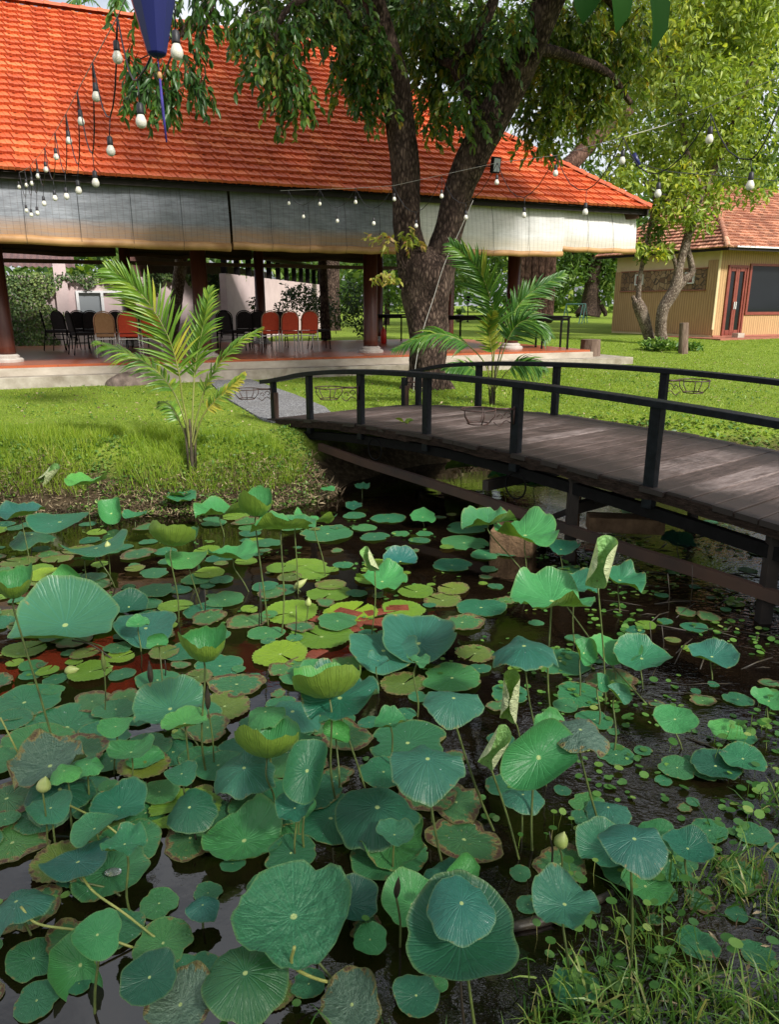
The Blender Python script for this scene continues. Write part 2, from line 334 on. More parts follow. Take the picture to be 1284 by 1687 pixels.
M['palmleafdark']=foliage('palm_leaflets_deep',[(0,(.03,.09,.018)),(.5,(.06,.16,.025)),(.85,(.14,.26,.035)),(1,(.30,.33,.05))],.35,.36)
M['palmstem']=plain('palm_stem',(.10,.13,.03),(.24,.24,.06),.5,6,.2)
M['palmbase']=plain('palm_base',(.02,.016,.012),(.07,.055,.025),.8,12,.8)
M['grass']=foliage('grass_blades',[(0,(.10,.18,.012)),(.5,(.18,.28,.02)),(.85,(.28,.37,.035)),(1,(.42,.38,.12))],.35,.5)
M['grassdark']=foliage('marsh_grass',[(0,(.03,.09,.016)),(.5,(.09,.20,.030)),(.85,(.22,.33,.06)),(1,(.36,.32,.14))],.3,.4)
M['litter']=foliage('dry_litter',[(0,(.07,.045,.025)),(.5,(.21,.15,.085)),(.9,(.42,.34,.21)),(1,(.14,.22,.035))],.05,.8)
M['cover']=foliage('ground_cover',[(0,(.04,.11,.018)),(.5,(.09,.19,.028)),(1,(.20,.30,.05))],.3,.45)
M['floater']=foliage('small_round_leaves',[(0,(.035,.11,.025)),(.5,(.075,.19,.04)),(.85,(.13,.26,.05)),(1,(.24,.32,.08))],.25,.3)
# ---- lotus leaf
def lotusmat(name,top,top2,under,brown=.0,veins=20,vstr=.5,spots=0,wrinkle=0,trans=.22,beads=0):
    a=N(name); tc=a.n('TexCoord'); uv=tc.outputs['UV']; s=a.n('SeparateXYZ'); a.l(uv,s.inputs[0]); x,y=s.outputs[0],s.outputs[1]
    ob=a.n('ObjectInfo'); off=a.n('VectorMath',operation='ADD'); cm=a.n('CombineXYZ'); a.l(a.math('MULTIPLY',ob.outputs['Random'],50),cm.inputs[0]); a.l(cm.outputs[0],off.inputs[1]); a.l(uv,off.inputs[0]); nv=off.outputs[0]
    r=a.math('SQRT',a.math('ADD',a.math('MULTIPLY',x,x),a.math('MULTIPLY',y,y))); th=a.math('ARCTAN2',y,x)
    th=a.math('ADD',th,a.math('MULTIPLY',a.math('SUBTRACT',a.noise(nv,3,3),.5),.12))
    def vein(nv_,wd):
        k=nv_/(2*PI); f=a.math('ABSOLUTE',a.math('SUBTRACT',a.math('FRACT',a.math('MULTIPLY',th,k)),.5)); d=a.math('MULTIPLY',a.math('MULTIPLY',f,1/k),r)
        return a.math('SUBTRACT',1,a.math('DIVIDE',d,wd),True)
    vm=vein(veins,.022); v2=a.math('MULTIPLY',vein(veins*2,.018),a.ramp(r,[(.5,(0,0,0)),(.75,(.8,.8,.8))])); vm=a.math('MAXIMUM',vm,v2)
    n1=a.noise(nv,1.6,6,.6); c=a.mix(n1,top,top2)
    c=a.mix(a.math('MULTIPLY',ob.outputs['Random'],.5),c,a.mix(.5,top2,(.09,.20,.03)))
    r2=a.math('FRACT',a.math('MULTIPLY',ob.outputs['Random'],17.31)); c=a.mix(1.0,c,a.ramp(r2,[(0,(.70,.76,.8)),(.45,(1,1,1)),(.8,(1.2,1.1,.95)),(1,(1.5,1.25,.8))]),'MULTIPLY')
    c=a.mix(a.math('MULTIPLY',vm,vstr*.42),c,tuple(min(1,k*1.6+.015) for k in top2))
    c=a.mix(a.ramp(r,[(.045,(1,1,1)),(.06,(0,0,0))]),c,(.38,.50,.18))
    if spots: c=a.mix(a.ramp(a.noise(nv,7,4,.6),[(.62,(0,0,0)),(.68,(1,1,1))]),c,(.20,.24,.06))
    if brown:
        bm=a.math('ADD',a.math('MULTIPLY',r,.75),a.noise(nv,3.2,7,.65)); lo=1.32-brown
        c=a.mix(a.ramp(a.math('MULTIPLY',bm,.6),[(lo*.6,(0,0,0)),(lo*.6+.03,(1,1,1))]),c,(.20,.17,.06))
        c=a.mix(a.ramp(a.math('MULTIPLY',bm,.6),[(lo*.6+.04,(0,0,0)),(lo*.6+.075,(1,1,1))]),c,(.09,.045,.028))
    if beads:
        bv=a.n('TexVoronoi'); a.l(nv,bv.inputs['Vector']); bv.inputs['Scale'].default_value=7; bm_=a.math('MULTIPLY',a.ramp(bv.outputs['Distance'],[(.07,(1,1,1)),(.10,(0,0,0))]),a.math('GREATER_THAN',a.noise(nv,2.5,2),.60-.04*beads)); c=a.mix(bm_,c,(.55,.62,.60))
    c=a.mix(a.ramp(r,[(.93,(0,0,0)),(1.0,(.45,.45,.45))]),c,(.16,.24,.06))
    und=a.mix(a.noise(nv,4,6,.65),under,tuple(k*.62 for k in under)); und=a.mix(a.math('MULTIPLY',vm,.5),und,tuple(k*.45 for k in under))
    bf=a.n('NewGeometry').outputs['Backfacing']; cc=a.mix(bf,c,und)
    a.col(cc); a.rough(a.math('ADD',.32,a.math('MULTIPLY',a.noise(nv,5,3),.2))); a.spec(.4); a.b.inputs['Sheen Weight'].default_value=.05; a.b.inputs['Sheen Roughness'].default_value=.4; a.b.inputs['Sheen Tint'].default_value=(.6,.85,.9,1)
    hh=a.math('ADD',a.math('MULTIPLY',vm,-.3),a.math('MULTIPLY',a.noise(nv,6 if wrinkle else 5,5,.55),1.0 if not wrinkle else 4.0)); a.bump(hh,.5,.02 if wrinkle else .012)
    a.translucent(a.mix(1.0,und,(1.1,1.35,.45),'MULTIPLY'),trans); return a.mat
UND=(.13,.22,.03)
M['lot']=lotusmat('lotus_leaf',(.010,.105,.062),(.024,.16,.088),UND,brown=.03,beads=.6)
M['lotblue']=lotusmat('blue_green_lotus_leaf',(.010,.095,.078),(.026,.155,.12),UND,brown=.02,beads=.4)
M['lotlight']=lotusmat('light_lotus_leaf',(.028,.19,.062),(.06,.28,.085),(.17,.27,.035))
M['lotdeep']=lotusmat('deep_green_lotus_leaf',(.005,.062,.038),(.013,.10,.058),(.10,.18,.03))
M['lotwr']=lotusmat('quilted_lotus_leaf',(.014,.13,.072),(.045,.24,.11),UND,wrinkle=1)
M['lotold']=lotusmat('withered_lotus_leaf',(.05,.12,.095),(.13,.20,.15),(.10,.13,.04),brown=.18,wrinkle=1)
M['padlot']=lotusmat('floating_lotus_pad',(.014,.115,.058),(.035,.18,.085),UND,brown=.06,vstr=.3,beads=1)
M['padold']=lotusmat('browning_lotus_pad',(.020,.12,.050),(.06,.18,.07),UND,brown=.26,vstr=.25,spots=1,beads=.7)
M['lily']=lotusmat('lily_pad',(.10,.21,.018),(.17,.30,.03),(.25,.16,.06),vstr=.3,veins=16)
M['lilyold']=lotusmat('dull_lily_pad',(.075,.13,.022),(.14,.20,.04),(.2,.12,.06),brown=.2,vstr=.25,veins=16,spots=1)
M['lotpale']=lotusmat('pale_rolled_leaf',(.12,.28,.08),(.2,.38,.12),(.50,.56,.30),wrinkle=1,trans=.15)
M['stem']=plain('lotus_stalk',(.035,.05,.018),(.12,.16,.04),.5,14,.3)
M['stemdark']=plain('dark_lotus_stalk',(.012,.010,.008),(.045,.035,.02),.5,14,.3)
M['stemlight']=plain('yellow_green_stalk',(.17,.21,.05),(.33,.34,.10),.5,10,.2)
M['budmat']=plain('lotus_bud_skin',(.20,.27,.06),(.36,.38,.16),.5,9,.3)
# misc
M['cord']=plain('black_cord',(.01,.01,.012),(.02,.02,.024),.5,10,0)
M['line']=plain('pale_line',(.35,.33,.30),(.5,.48,.44),.6,10,0)
a=N('frosted_bulb'); a.col((.78,.76,.66)); a.rough(.25); a.b.inputs['Subsurface Weight'].default_value=.0; a.translucent((.8,.78,.65),.25); M['bulb']=a.mat
a=N('blue_lantern_cloth'); a.col(a.ramp(a.noise(a.coord('Object',(1,1,.2)),4),[(.3,(.004,.006,.055)),(.7,(.008,.012,.11))])); a.rough(.4); M['blue']=a.mat
M['tassel']=plain('blue_tassel',(.02,.015,.12),(.05,.035,.26),.7,20,.3)
M['chairred']=plain('red_orange_fabric',(.56,.06,.028),(.66,.09,.038),.8,30,.2)
M['chairtan']=plain('tan_backing',(.34,.19,.09),(.42,.25,.13),.7,20,.2)
M['chairblack']=plain('black_fabric',(.010,.008,.008),(.025,.018,.018),.8,30,.2)
M['pinkframe']=plain('copper_painted_frame',(.45,.24,.15),(.60,.36,.24),.35,10,0,metal=.2)
M['chrome']=plain('silver_steel',(.6,.6,.59),(.75,.75,.73),.35,10,0,metal=.25)
M['teal']=plain('teal_metal',(.10,.24,.22),(.15,.32,.30),.5,5,0)
M['pot']=plain('grey_pot',(.10,.08,.09),(.17,.14,.15),.6,5,.2)
M['redplastic']=plain('red_plastic',(.5,.02,.015),(.6,.04,.02),.4,5,0)
M['rock']=plain('brown_boulder',(.07,.05,.04),(.22,.17,.14),.85,6,1,.03)
M['acwhite']=plain('grey_white_casing',(.42,.40,.36),(.52,.50,.45),.5,5,.1)
# ---------------- leaf clouds ----------------
T8=np.array([(0,0,0),(.33,.5,.10),(.33,-.5,.10),(.36,0,0),(.72,.36,.05),(.72,-.36,.05),(.75,0,-.06),(1,0,-.16)],float)
F8=[(0,3,1),(0,2,3),(1,3,6,4),(3,2,5,6),(4,6,7),(6,5,7)]
T4=np.array([(0,0,0),(.5,.5,.06),(.5,-.5,.06),(1,0,-.08)],float); F4=[(0,2,3),(0,3,1)]
T6=np.array([(0,.35,0),(0,-.35,0),(.4,.5,.1),(.4,-.5,.1),(.75,.3,.02),(.75,-.3,.02),(1,0,-.2)],float); F6=[(0,1,3,2),(2,3,5,4),(4,5,6)]
def leaves(name,P,D,Ln,Wd,mat,parent=None,T=T8,FF=F8,rnd=None,droop=0,roll=.9,up=None,smooth=False):
    P=np.asarray(P,float);D=np.asarray(D,float);n=len(P)
    D=D/np.linalg.norm(D,axis=1,keepdims=True)
    U=np.tile([0,0,1.],(n,1)) if up is None else np.asarray(up,float)
    U=U+rng.normal(0,roll,(n,3)); Y=np.cross(U,D); Y/=np.linalg.norm(Y,axis=1,keepdims=True)+1e-9; Z=np.cross(D,Y)
    Ln=np.broadcast_to(Ln,(n,));Wd=np.broadcast_to(Wd,(n,))
    k=len(T); V=(P[:,None,:]+D[:,None,:]*(T[None,:,0,None]*Ln[:,None,None])+Y[:,None,:]*(T[None,:,1,None]*Wd[:,None,None])+Z[:,None,:]*(T[None,:,2,None]*Ln[:,None,None]))
    if droop: V[:,:,2]-=droop*(T[None,:,0]**2)*Ln[:,None]
    V=V.reshape(-1,3)
    loops=[];ls=[];lt=[];c=0
    base=np.arange(n)*k
    fl=[np.array(f) for f in FF]; per=sum(len(f) for f in FF)
    cat=np.concatenate(fl); L=(base[:,None]+cat[None,:]).ravel()
    st=np.cumsum([0]+[len(f) for f in FF[:-1]]); LS=(np.arange(n)[:,None]*per+st[None,:]).ravel(); LT=np.tile([len(f) for f in FF],n)
    me=bpy.data.meshes.new(name); me.vertices.add(len(V)); me.vertices.foreach_set('co',V.ravel()); me.loops.add(len(L)); me.loops.foreach_set('vertex_index',L.astype(np.int32))
    me.polygons.add(len(LS)); me.polygons.foreach_set('loop_start',LS.astype(np.int32)); me.polygons.foreach_set('loop_total',LT.astype(np.int32)); me.update(calc_edges=True); me.validate()
    if rnd is None: rnd=rng.random(n)
    at=me.attributes.new('rnd','FLOAT','POINT'); at.data.foreach_set('value',np.repeat(np.clip(rnd,0,1),k).astype(np.float32))
    return link(name,me,mat,parent)
def setrnd(me,vals):
    at=me.attributes.new('rnd','FLOAT','POINT'); at.data.foreach_set('value',np.asarray(vals,np.float32))
def rdir(n):
    d=rng.normal(0,1,(n,3)); return d/np.linalg.norm(d,axis=1,keepdims=True)
def blob(centers,n,jr=1.0):
    """n points spread through ellipsoid blobs, denser near their skins"""
    c=np.array([x[:3] for x in centers]); r=np.array([x[3:6] if len(x)>=6 else (x[3],)*3 for x in centers],float)
    wgt=(r[:,0]*r[:,1]*r[:,2])**.667; idx=rng.choice(len(c),n,p=wgt/wgt.sum())
    d=rdir(n); rad=rng.random(n)**.45
    return c[idx]+d*r[idx]*rad[:,None]*jr, idx
# =============== GROUND, WATER, PATH ===============
def axis(segs):
    o=[segs[0][0]]
    for a,b,st in segs:
        n=max(1,int(round((b-a)/st))); o+= [a+(b-a)*(i+1)/n for i in range(n)]
    return np.array(o)
gx=axis([(-400,-60,40),(-60,-14,4),(-14,-8,.6),(-8,6,.11),(6,16,.4),(16,60,3),(60,400,40)])
gy=axis([(-60,-4,6),(-4,0,.5),(0,13,.11),(13,30,.5),(30,90,3),(90,500,40)])
XX,YY=np.meshgrid(gx,gy); ZZ=terr(XX,YY); nx,ny=len(gx),len(gy)
V=np.stack([XX,YY,ZZ],-1).reshape(-1,3); I=np.arange(nx*ny).reshape(ny,nx)
Fq=np.stack([I[:-1,:-1],I[:-1,1:],I[1:,1:],I[1:,:-1]],-1).reshape(-1,4)
me=bpy.data.meshes.new('ground'); me.from_pydata(V.tolist(),[],Fq.tolist()); me.polygons.foreach_set('use_smooth',[True]*len(Fq))
tag(link('ground',me,M['ground']),kind='structure')
b=MB(); b.add([(-16,-1,WZ),(17,-1,WZ),(17,12,WZ),(-16,12,WZ)],[(0,1,2,3)]); tag(b.build('water',M['water']),kind='structure')
pp=[(345,630),(372,657),(432,693),(448,697),(500,697),(560,694),(535,672),(487,652),(432,633),(400,622)]
b=MB(); pw=[onz(x,y,.0) for x,y in pp]; k=len(pw)
b.add([(p.x,p.y,.022) for p in pw]+[(p.x,p.y,-.05) for p in pw],[tuple(range(k))[::-1]]+[(i,(i+1)%k,k+(i+1)%k,k+i) for i in range(k)])
tag(b.build('path',M['path']),kind='structure')
# =============== PAVILION ===============
K=.42; KL=math.hypot(1,K); U=Vector((1/KL,K/KL,0)); W=Vector((-K/KL,1/KL,0))
PO=Vector((-7.06,13.52,0))          # on the platform's front edge
def pv(u,w_,z): return PO+U*u+W*w_+Vector((0,0,z))
pav=thing('pavilion','open sided pavilion with a big orange tiled hip roof on round dark red columns','pavilion',tuple(pv(0,4,0)))
def P_(o): # keep world placement under parent
    o.parent=pav; o.matrix_parent_inverse=Matrix.Translation(-pav.location); return o
FZ=.38; UL,UR=-8.,13.1
def slab(bm,u0,u1,w0,w1,z0,z1):
    p=[pv(u0,w0,z0),pv(u1,w0,z0),pv(u1,w1,z0),pv(u0,w1,z0),pv(u0,w0,z1),pv(u1,w0,z1),pv(u1,w1,z1),pv(u0,w1,z1)]; bm.hexa(p)
b=MB(); slab(b,UL,UR,.0,7.4,-.15,FZ-.045); P_(b.build('platform_base',M['concrete'],bevel=.01))
b=MB(); slab(b,UL,UR-.02,.10,7.3,FZ-.045,FZ); P_(b.build('floor',M['floor']))
b=MB(); slab(b,UL,UR+1.0,-.30,-.003,-.15,.2); slab(b,UR+.003,UR+1.0,0,5,-.15,.2); P_(b.build('step',M['concrete2'],bevel=.015))
CR=.165
def column(u,wv,r=CR,name='column',base=True,top=3.35):
    b=MB(); c=pv(u,wv,0); b.lathe([(r*1.04,FZ+.12),(r,FZ+.3),(r*.97,top)],(c.x,c.y,0),24); o=P_(b.build(name,M['column'],smooth=True))
    if base:
        b=MB(); b.lathe([(r*1.75,FZ+.002),(r*1.78,FZ+.05),(r*1.6,FZ+.075),(r*1.35,FZ+.08),(r*1.38,FZ+.12),(r*1.1,FZ+.15)],(c.x,c.y,0),28); q=b.build('column_base',M['plinth'],smooth=False); q.parent=o
    return o
for u in (-3.7,.1,3.86,7.67,11.45): column(u,1.15)
for u in (-.8,2.78,6.31,9.9,12.3): column(u,6.2,.14)
# beams
b=MB(); 
for wv in (1.15,6.2): b.bar(pv(-8,wv,3.40),pv(12.4,wv,3.40),.16,.2)
for u in (-3.7,.1,3.86,7.67,11.45): b.bar(pv(u,-.4,3.30),pv(u,7.6,3.30),.12,.18)
P_(b.build('roof_beam',M['darkwood']))
b=MB(); b.bar(pv(-8,3.7,2.95),pv(12,3.7,2.95),.1,.14); b.bar(pv(-8,6.2,2.5),pv(12.,6.2,2.5),.06,.1); P_(b.build('tie_beam',M['brownwood']))
# roof
EZ=3.5; EW=-1.35; RW=EW+4.35; RH=3.62; UE=13.45; UEL=-8.5; UR_=UE-6.3
EW=-1.15
def eavep(u,front=True): return pv(u,EW if front else RW*2-EW,EZ)
def tile_slope(A,B,Cc,D,name,mat,tw=.25,th=.205,seed=0,amp=.026):
    """A,B eave ends; D,Cc ridge ends above A,B. tiles with rolls, one course after another"""
    A,B,Cc,D=map(Vector,(A,B,Cc,D)); u=(B-A).normalized(); Lx=(B-A).length
    s=(D-A)-u*((D-A).dot(u)); Sl=s.length; s/=Sl; n=u.cross(s).normalized()
    if n.z<0: n=-n
    xl1=(D-A).dot(u); xr1=(Cc-A).dot(u)
    prof=[(0,0),(.035,1),(.27,1),(.33,.2),(.60,.2),(.64,.65),(.93,.65),(.97,0)]; np_=len(prof)
    nc=int(Sl/th)+1; V=[];Fc=[];rv=[]; r_=random.Random(seed)
    for j in range(nc):
        y0=j*th-.035; y1=min((j+1)*th,Sl); f0=max(0,y0)/Sl; 
        xl=xl1*f0; xr=Lx+(xr1-Lx)*f0
        i0=int(math.floor(xl/tw))-1; i1=int(xr/tw)+1
        for i in range(i0,i1+1):
            xs=i*tw; 
            if xs+tw<=xl or xs>=xr: continue
            b0=len(V); dz=r_.uniform(-.004,.004); rn=r_.random(); dy=r_.uniform(-.006,.006); sk=.022
            for (t,h) in prof+[(1.0,0)]:
                x=min(max(xs+t*tw,xl),xr)
                yl=y0+dy+(0 if .03<t<.28 else sk*.5 if t>.63 else sk)
                for (yy,hh) in ((yl,h*amp+.005),(yl,h*amp+.060+dz),(y1,h*amp*.85+.006+dz)):
                    V.append(tuple(A+u*min(max(x-(tw*.22 if yy==y1 else 0),xl),xr)+s*yy+n*hh)); rv.append(rn)
            m=len(prof)
            for q in range(m):
                a=b0+q*3; Fc.append((a,a+3,a+4,a+1)); Fc.append((a+1,a+4,a+5,a+2))
    me=bpy.data.meshes.new(name); me.from_pydata(V,[],Fc); setrnd(me,rv); return link(name,me,mat)
A_,B_=eavep(UEL),eavep(UE); Dr,Cr=pv(UEL,RW,EZ+RH),pv(UR_,RW,EZ+RH)
RW2=RW*2-EW
o=P_(tile_slope(A_,B_,Cr,Dr,'roof_front_slope',M['tile'],seed=1)); o['label']='front roof slope of orange interlocking clay tiles'
P_(tile_slope(B_,pv(UE,RW2,EZ),Cr,Cr,'roof_end_slope',M['tile'],seed=2))
P_(tile_slope(pv(UE,RW2,EZ),pv(UEL,RW2,EZ),Dr,Cr,'roof_back_slope',M['tile'],seed=3))
b=MB(); dd=Vector((0,0,-.03))
for q in ((A_,B_,Cr,Dr),(B_,pv(UE,RW2,EZ),Cr),(pv(UE,RW2,EZ),pv(UEL,RW2,EZ),Dr,Cr)): b.add([p+dd for p in q],[tuple(range(len(q)))])
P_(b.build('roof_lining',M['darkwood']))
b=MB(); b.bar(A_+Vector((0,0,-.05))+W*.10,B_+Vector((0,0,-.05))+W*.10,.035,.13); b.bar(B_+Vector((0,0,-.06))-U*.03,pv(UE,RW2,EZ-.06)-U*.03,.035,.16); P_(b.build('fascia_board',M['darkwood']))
def ridge(p,q,name,mat,r=.10,st=.33):
    p,q=Vector(p),Vector(q); L=(q-p).length; n=int(L/st); d=(q-p)/n; b=MB(); sd=d.cross(Vector((0,0,1))).normalized(); up=sd.cross(d).normalized(); rv=[]
    for i in range(n):
        a=p+d*i; base=len(b.v); rr_=random.random()
        for k,(t,rad) in enumerate(((-.06,r*1.16),(.25,r*1.12),(.25,r),(1.0,r*.98))):
            for j in range(7):
                an=PI*j/6; b.v.append(tuple(a+d*t+sd*math.cos(an)*rad+up*math.sin(an)*rad*.8)); rv.append(rr_)
        for k in range(3):
            for j in range(6): b.f.append((base+k*7+j,base+k*7+j+1,base+(k+1)*7+j+1,base+(k+1)*7+j)); b.m.append(0)
        b.f.append(tuple(base+j for j in range(7))); b.m.append(0)
    o=b.build(name,mat); setrnd(o.data,rv); return o
P_(ridge(B_+Vector((0,0,.03)),Cr+Vector((0,0,.05)),'hip_ridge',M['tile']))
P_(ridge(Dr+Vector((0,0,.05)),Cr+Vector((0,0,.05)),'top_ridge',M['tile']))
P_(ridge(pv(UE,RW2,EZ+.03),Cr+Vector((0,0,.05)),'hip_ridge',M['tile']))
# ---- blinds: hung sheets that bulge and roll up at the foot
def blindobj(u0,u1,z0,z1,wv,mat,label,sagm=.0,rolls=.065,group=None,along=None,tilt=.0):
    t=thing('bamboo_blind',label,'blind',tuple(pv((u0+u1)/2,wv,z1)),0,group)
    inv=Matrix.Translation(-t.location)
    nu,nv=int((u1-u0)/.12)+2,12; V=[];Fc=[];uvs=[]
    def pos(fu,fv):
        u=u0+(u1-u0)*fu; zb=z0-sagm*math.sin(PI*fu)+tilt*(fu-.5)+.008*math.sin(9*u); zt=z1
        z=zb+(zt-zb)*fv; bulge=.05*math.sin(PI*fv)+.02*math.sin(u*2.1+fv*3)+.009*math.sin(u*7+3*fv)
        return pv(u,wv-bulge-.10*(1-fv),z)
    for j in range(nv+1):
        for i in range(nu+1): V.append(pos(i/nu,j/nv)); uvs.append(((u1-u0)*i/nu,j/nv))
    for j in range(nv):
        for i in range(nu): a=j*(nu+1)+i; Fc.append((a,a+1,a+nu+2,a+nu+1))
    me=bpy.data.meshes.new('screen'); me.from_pydata([tuple(v) for v in V],[],Fc); l=me.uv_layers.new(name='UVMap')
    for p in me.polygons:
        for li,vi in zip(p.loop_indices,p.vertices): l.data[li].uv=uvs[vi]
        p.use_smooth=True
    o=link('screen',me,mat,t); o.matrix_parent_inverse=inv
    b=MB(); b.tube([pos(i/16,0)+Vector((0,0,-rolls*.6))+W*.02 for i in range(17)],rolls,12,.04); o=b.build('bottom_roll',M['roll'],t,smooth=True); o.matrix_parent_inverse=inv
    for i in range(1,int((u1-u0)/.9)+1):
        f=i/(int((u1-u0)/.9)+1); b=MB(); b.tube([pos(f,1)-W*.012,pos(f,.6)-W*.02,pos(f,.2)-W*.02,pos(f,0)-W*(rolls+.012),pos(f,0)-W*.02+Vector((0,0,-rolls*1.75))],.003,5)
        o=b.build('lift_cord',M['cord'],t); o.matrix_parent_inverse=inv
    return t
BG='bamboo blinds hung along the front eave'
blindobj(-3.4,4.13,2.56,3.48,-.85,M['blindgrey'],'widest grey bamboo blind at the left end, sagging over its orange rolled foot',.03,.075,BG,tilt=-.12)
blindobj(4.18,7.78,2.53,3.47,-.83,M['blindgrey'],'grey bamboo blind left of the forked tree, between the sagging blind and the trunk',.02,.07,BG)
blindobj(7.82,11.36,2.55,3.45,-.85,M['blindsunlit'],'bright white bamboo blind directly behind the forked tree trunk',.02,.06,BG)
blindobj(11.34,13.36,2.66,3.46,-.80,M['blindsunlit'],'shortest pale blind at the right end of the eave under the roof corner',.01,.055,BG)
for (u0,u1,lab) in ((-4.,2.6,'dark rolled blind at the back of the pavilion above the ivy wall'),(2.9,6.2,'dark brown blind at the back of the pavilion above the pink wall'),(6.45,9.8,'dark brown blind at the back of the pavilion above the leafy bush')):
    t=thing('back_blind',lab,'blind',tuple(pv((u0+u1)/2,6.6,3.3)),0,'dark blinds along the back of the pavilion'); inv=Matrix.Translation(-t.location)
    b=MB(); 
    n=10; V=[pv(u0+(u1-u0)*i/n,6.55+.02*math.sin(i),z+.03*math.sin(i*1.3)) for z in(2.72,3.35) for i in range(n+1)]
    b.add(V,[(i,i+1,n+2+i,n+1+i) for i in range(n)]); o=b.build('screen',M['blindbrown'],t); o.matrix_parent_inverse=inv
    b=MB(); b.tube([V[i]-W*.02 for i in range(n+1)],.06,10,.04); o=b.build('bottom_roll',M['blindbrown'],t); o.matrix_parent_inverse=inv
# corner post beam stub at right end
b=MB(); b.bar(pv(11.45,1.1,3.25),pv(13.3,-1.0,3.38),.1,.14); P_(b.build('corner_rafter',M['brownwood']))
# =============== IVY WALL AND ANNEX BEHIND ===============
wl=thing('garden_wall','pink plastered wall with a pillar behind the pavilion, half covered in ivy','wall',tuple(pv(2,10,0)))
def Wp(o,par=wl): o.parent=par; o.matrix_parent_inverse=Matrix.Translation(-par.location); return o
b=MB(); slab(b,-9,1.55,10,10.2,-.3,2.28); slab(b,3.12,6.6,10,10.2,-.3,2.28); slab(b,1.55,3.12,10,10.2,-.3,.75); slab(b,1.55,3.12,10,10.2,1.86,2.28); Wp(b.build('wall',M['pink']))
b=MB(); slab(b,1.0,1.35,9.86,10.3,-.2,2.62); Wp(b.build('pillar',M['pink']))
b=MB()
for (u0,u1,z0,z1) in ((1.55,3.12,1.80,1.86),(1.55,3.12,.75,.81),(1.55,1.63,.81,1.80),(3.04,3.12,.81,1.80),(2.25,2.33,.81,1.80)): slab(b,u0,u1,9.93,10.15,z0,z1)
fr=Wp(b.build('window_frame',M['white']))
b=MB(); slab(b,1.63,2.25,10.04,10.06,.81,1.80); g=b.build('window_pane',M['glass2']); g.parent=fr
b=MB(); slab(b,2.33,3.04,10.04,10.06,.81,1.80); g=b.build('window_board',M['pink']); g.parent=fr
b=MB()
for i in range(60):
    u=-9+i*.18
    if u>1.6: break
    b.add([pv(u,10.0,2.50),pv(u+.09,10,2.55),pv(u+.18,10,2.50),pv(u,12.6,3.2),pv(u+.09,12.6,3.25),pv(u+.18,12.6,3.2)],[(0,1,4,3),(1,2,5,4)])
Wp(b.build('lean_to_roof',M['corr']))
def ivy(name,label,u0,u1,z0,z1,n,size=.09,wv=9.93,thick=.12,shape=None):
    u=rng.uniform(u0,u1,n); z=z0+(z1-z0)*rng.random(n)**.85
    if shape is not None:
        k=shape(u,z); u=u[k];z=z[k];n=len(u)
    wv_=wv-rng.random(n)*thick*(1+.6*np.sin(u*5)*np.sin(z*6))
    P=np.array([pv(a,c,d) for a,c,d in zip(u,wv_,z)]); D=rng.normal(0,.5,(n,3))+np.array([0,0,-.9])-np.array(W)*.5
    up=np.tile(-np.array(W),(n,1)); return leaves(name,P,D,rng.uniform(.7,1.3,n)*size,rng.uniform(.7,1.2,n)*size*.8,M['ivy'],T=T4,FF=F4,up=up,roll=.4,rnd=rng.random(n)*.8+.2*np.sin(u*3))
def shp1(u,z): return (z>(.3+.0*u))&((u<.95+.25*np.sin(z*7))|(z>2.05+.12*np.sin(u*6)))&((u<1.3)|(z>2.0+.15*np.sin(u*9)))
tag(ivy('ivy','x',-6,3.3,.25,2.38,15000,shape=shp1),'thick green ivy sheet covering the left end of the pink wall','ivy')
tag(ivy('ivy','x',3.6,6.7,1.55,2.40,3200,shape=lambda u,z:(z>2.0+.3*np.sin(u*3.1)+.1*np.sin(u*11))),'sparse ivy hanging over the top of the pink wall behind the leaning palm trunk','ivy')
# annex with clerestory openings, going away behind the bush
an=thing('annex','long low annex with a strip of openings above a pink wall','building',(-4.6,24.5,0))
A0=Vector((-4.9,23.2,0)); A1=Vector((-3.0,38,0)); ad=(A1-A0).normalized(); al=(A1-A0).length; asd=Vector((ad.y,-ad.x,0))
def ap(t,s_,z): return A0+ad*t+asd*s_+Vector((0,0,z))
def aslab(bm,t0,t1,s0,s1,z0,z1): bm.hexa([ap(t0,s0,z0),ap(t0,s1,z0),ap(t1,s1,z0),ap(t1,s0,z0),ap(t0,s0,z1),ap(t0,s1,z1),ap(t1,s1,z1),ap(t1,s0,z1)])
b=MB(); aslab(b,0,al,-.2,0,-.3,2.35); Wp(b.build('wall',M['pink']),an)
b=MB(); aslab(b,0,al,-.06,.14,2.95,3.08); b.add([ap(0,.5,3.05),ap(al,.5,3.05),ap(al,-4,3.9),ap(0,-4,3.9)],[(0,1,2,3)]); Wp(b.build('roof',M['darkwood']),an)
for i in range(13):
    b=MB(); aslab(b,i*al/12.5,i*al/12.5+.12,-.14,.02,2.35,2.96); Wp(b.build('opening_post',M['black']),an)
b=MB(); aslab(b,0,al,-3.2,-3.1,0,3.0); Wp(b.build('inner_wall',M['corr']),an)
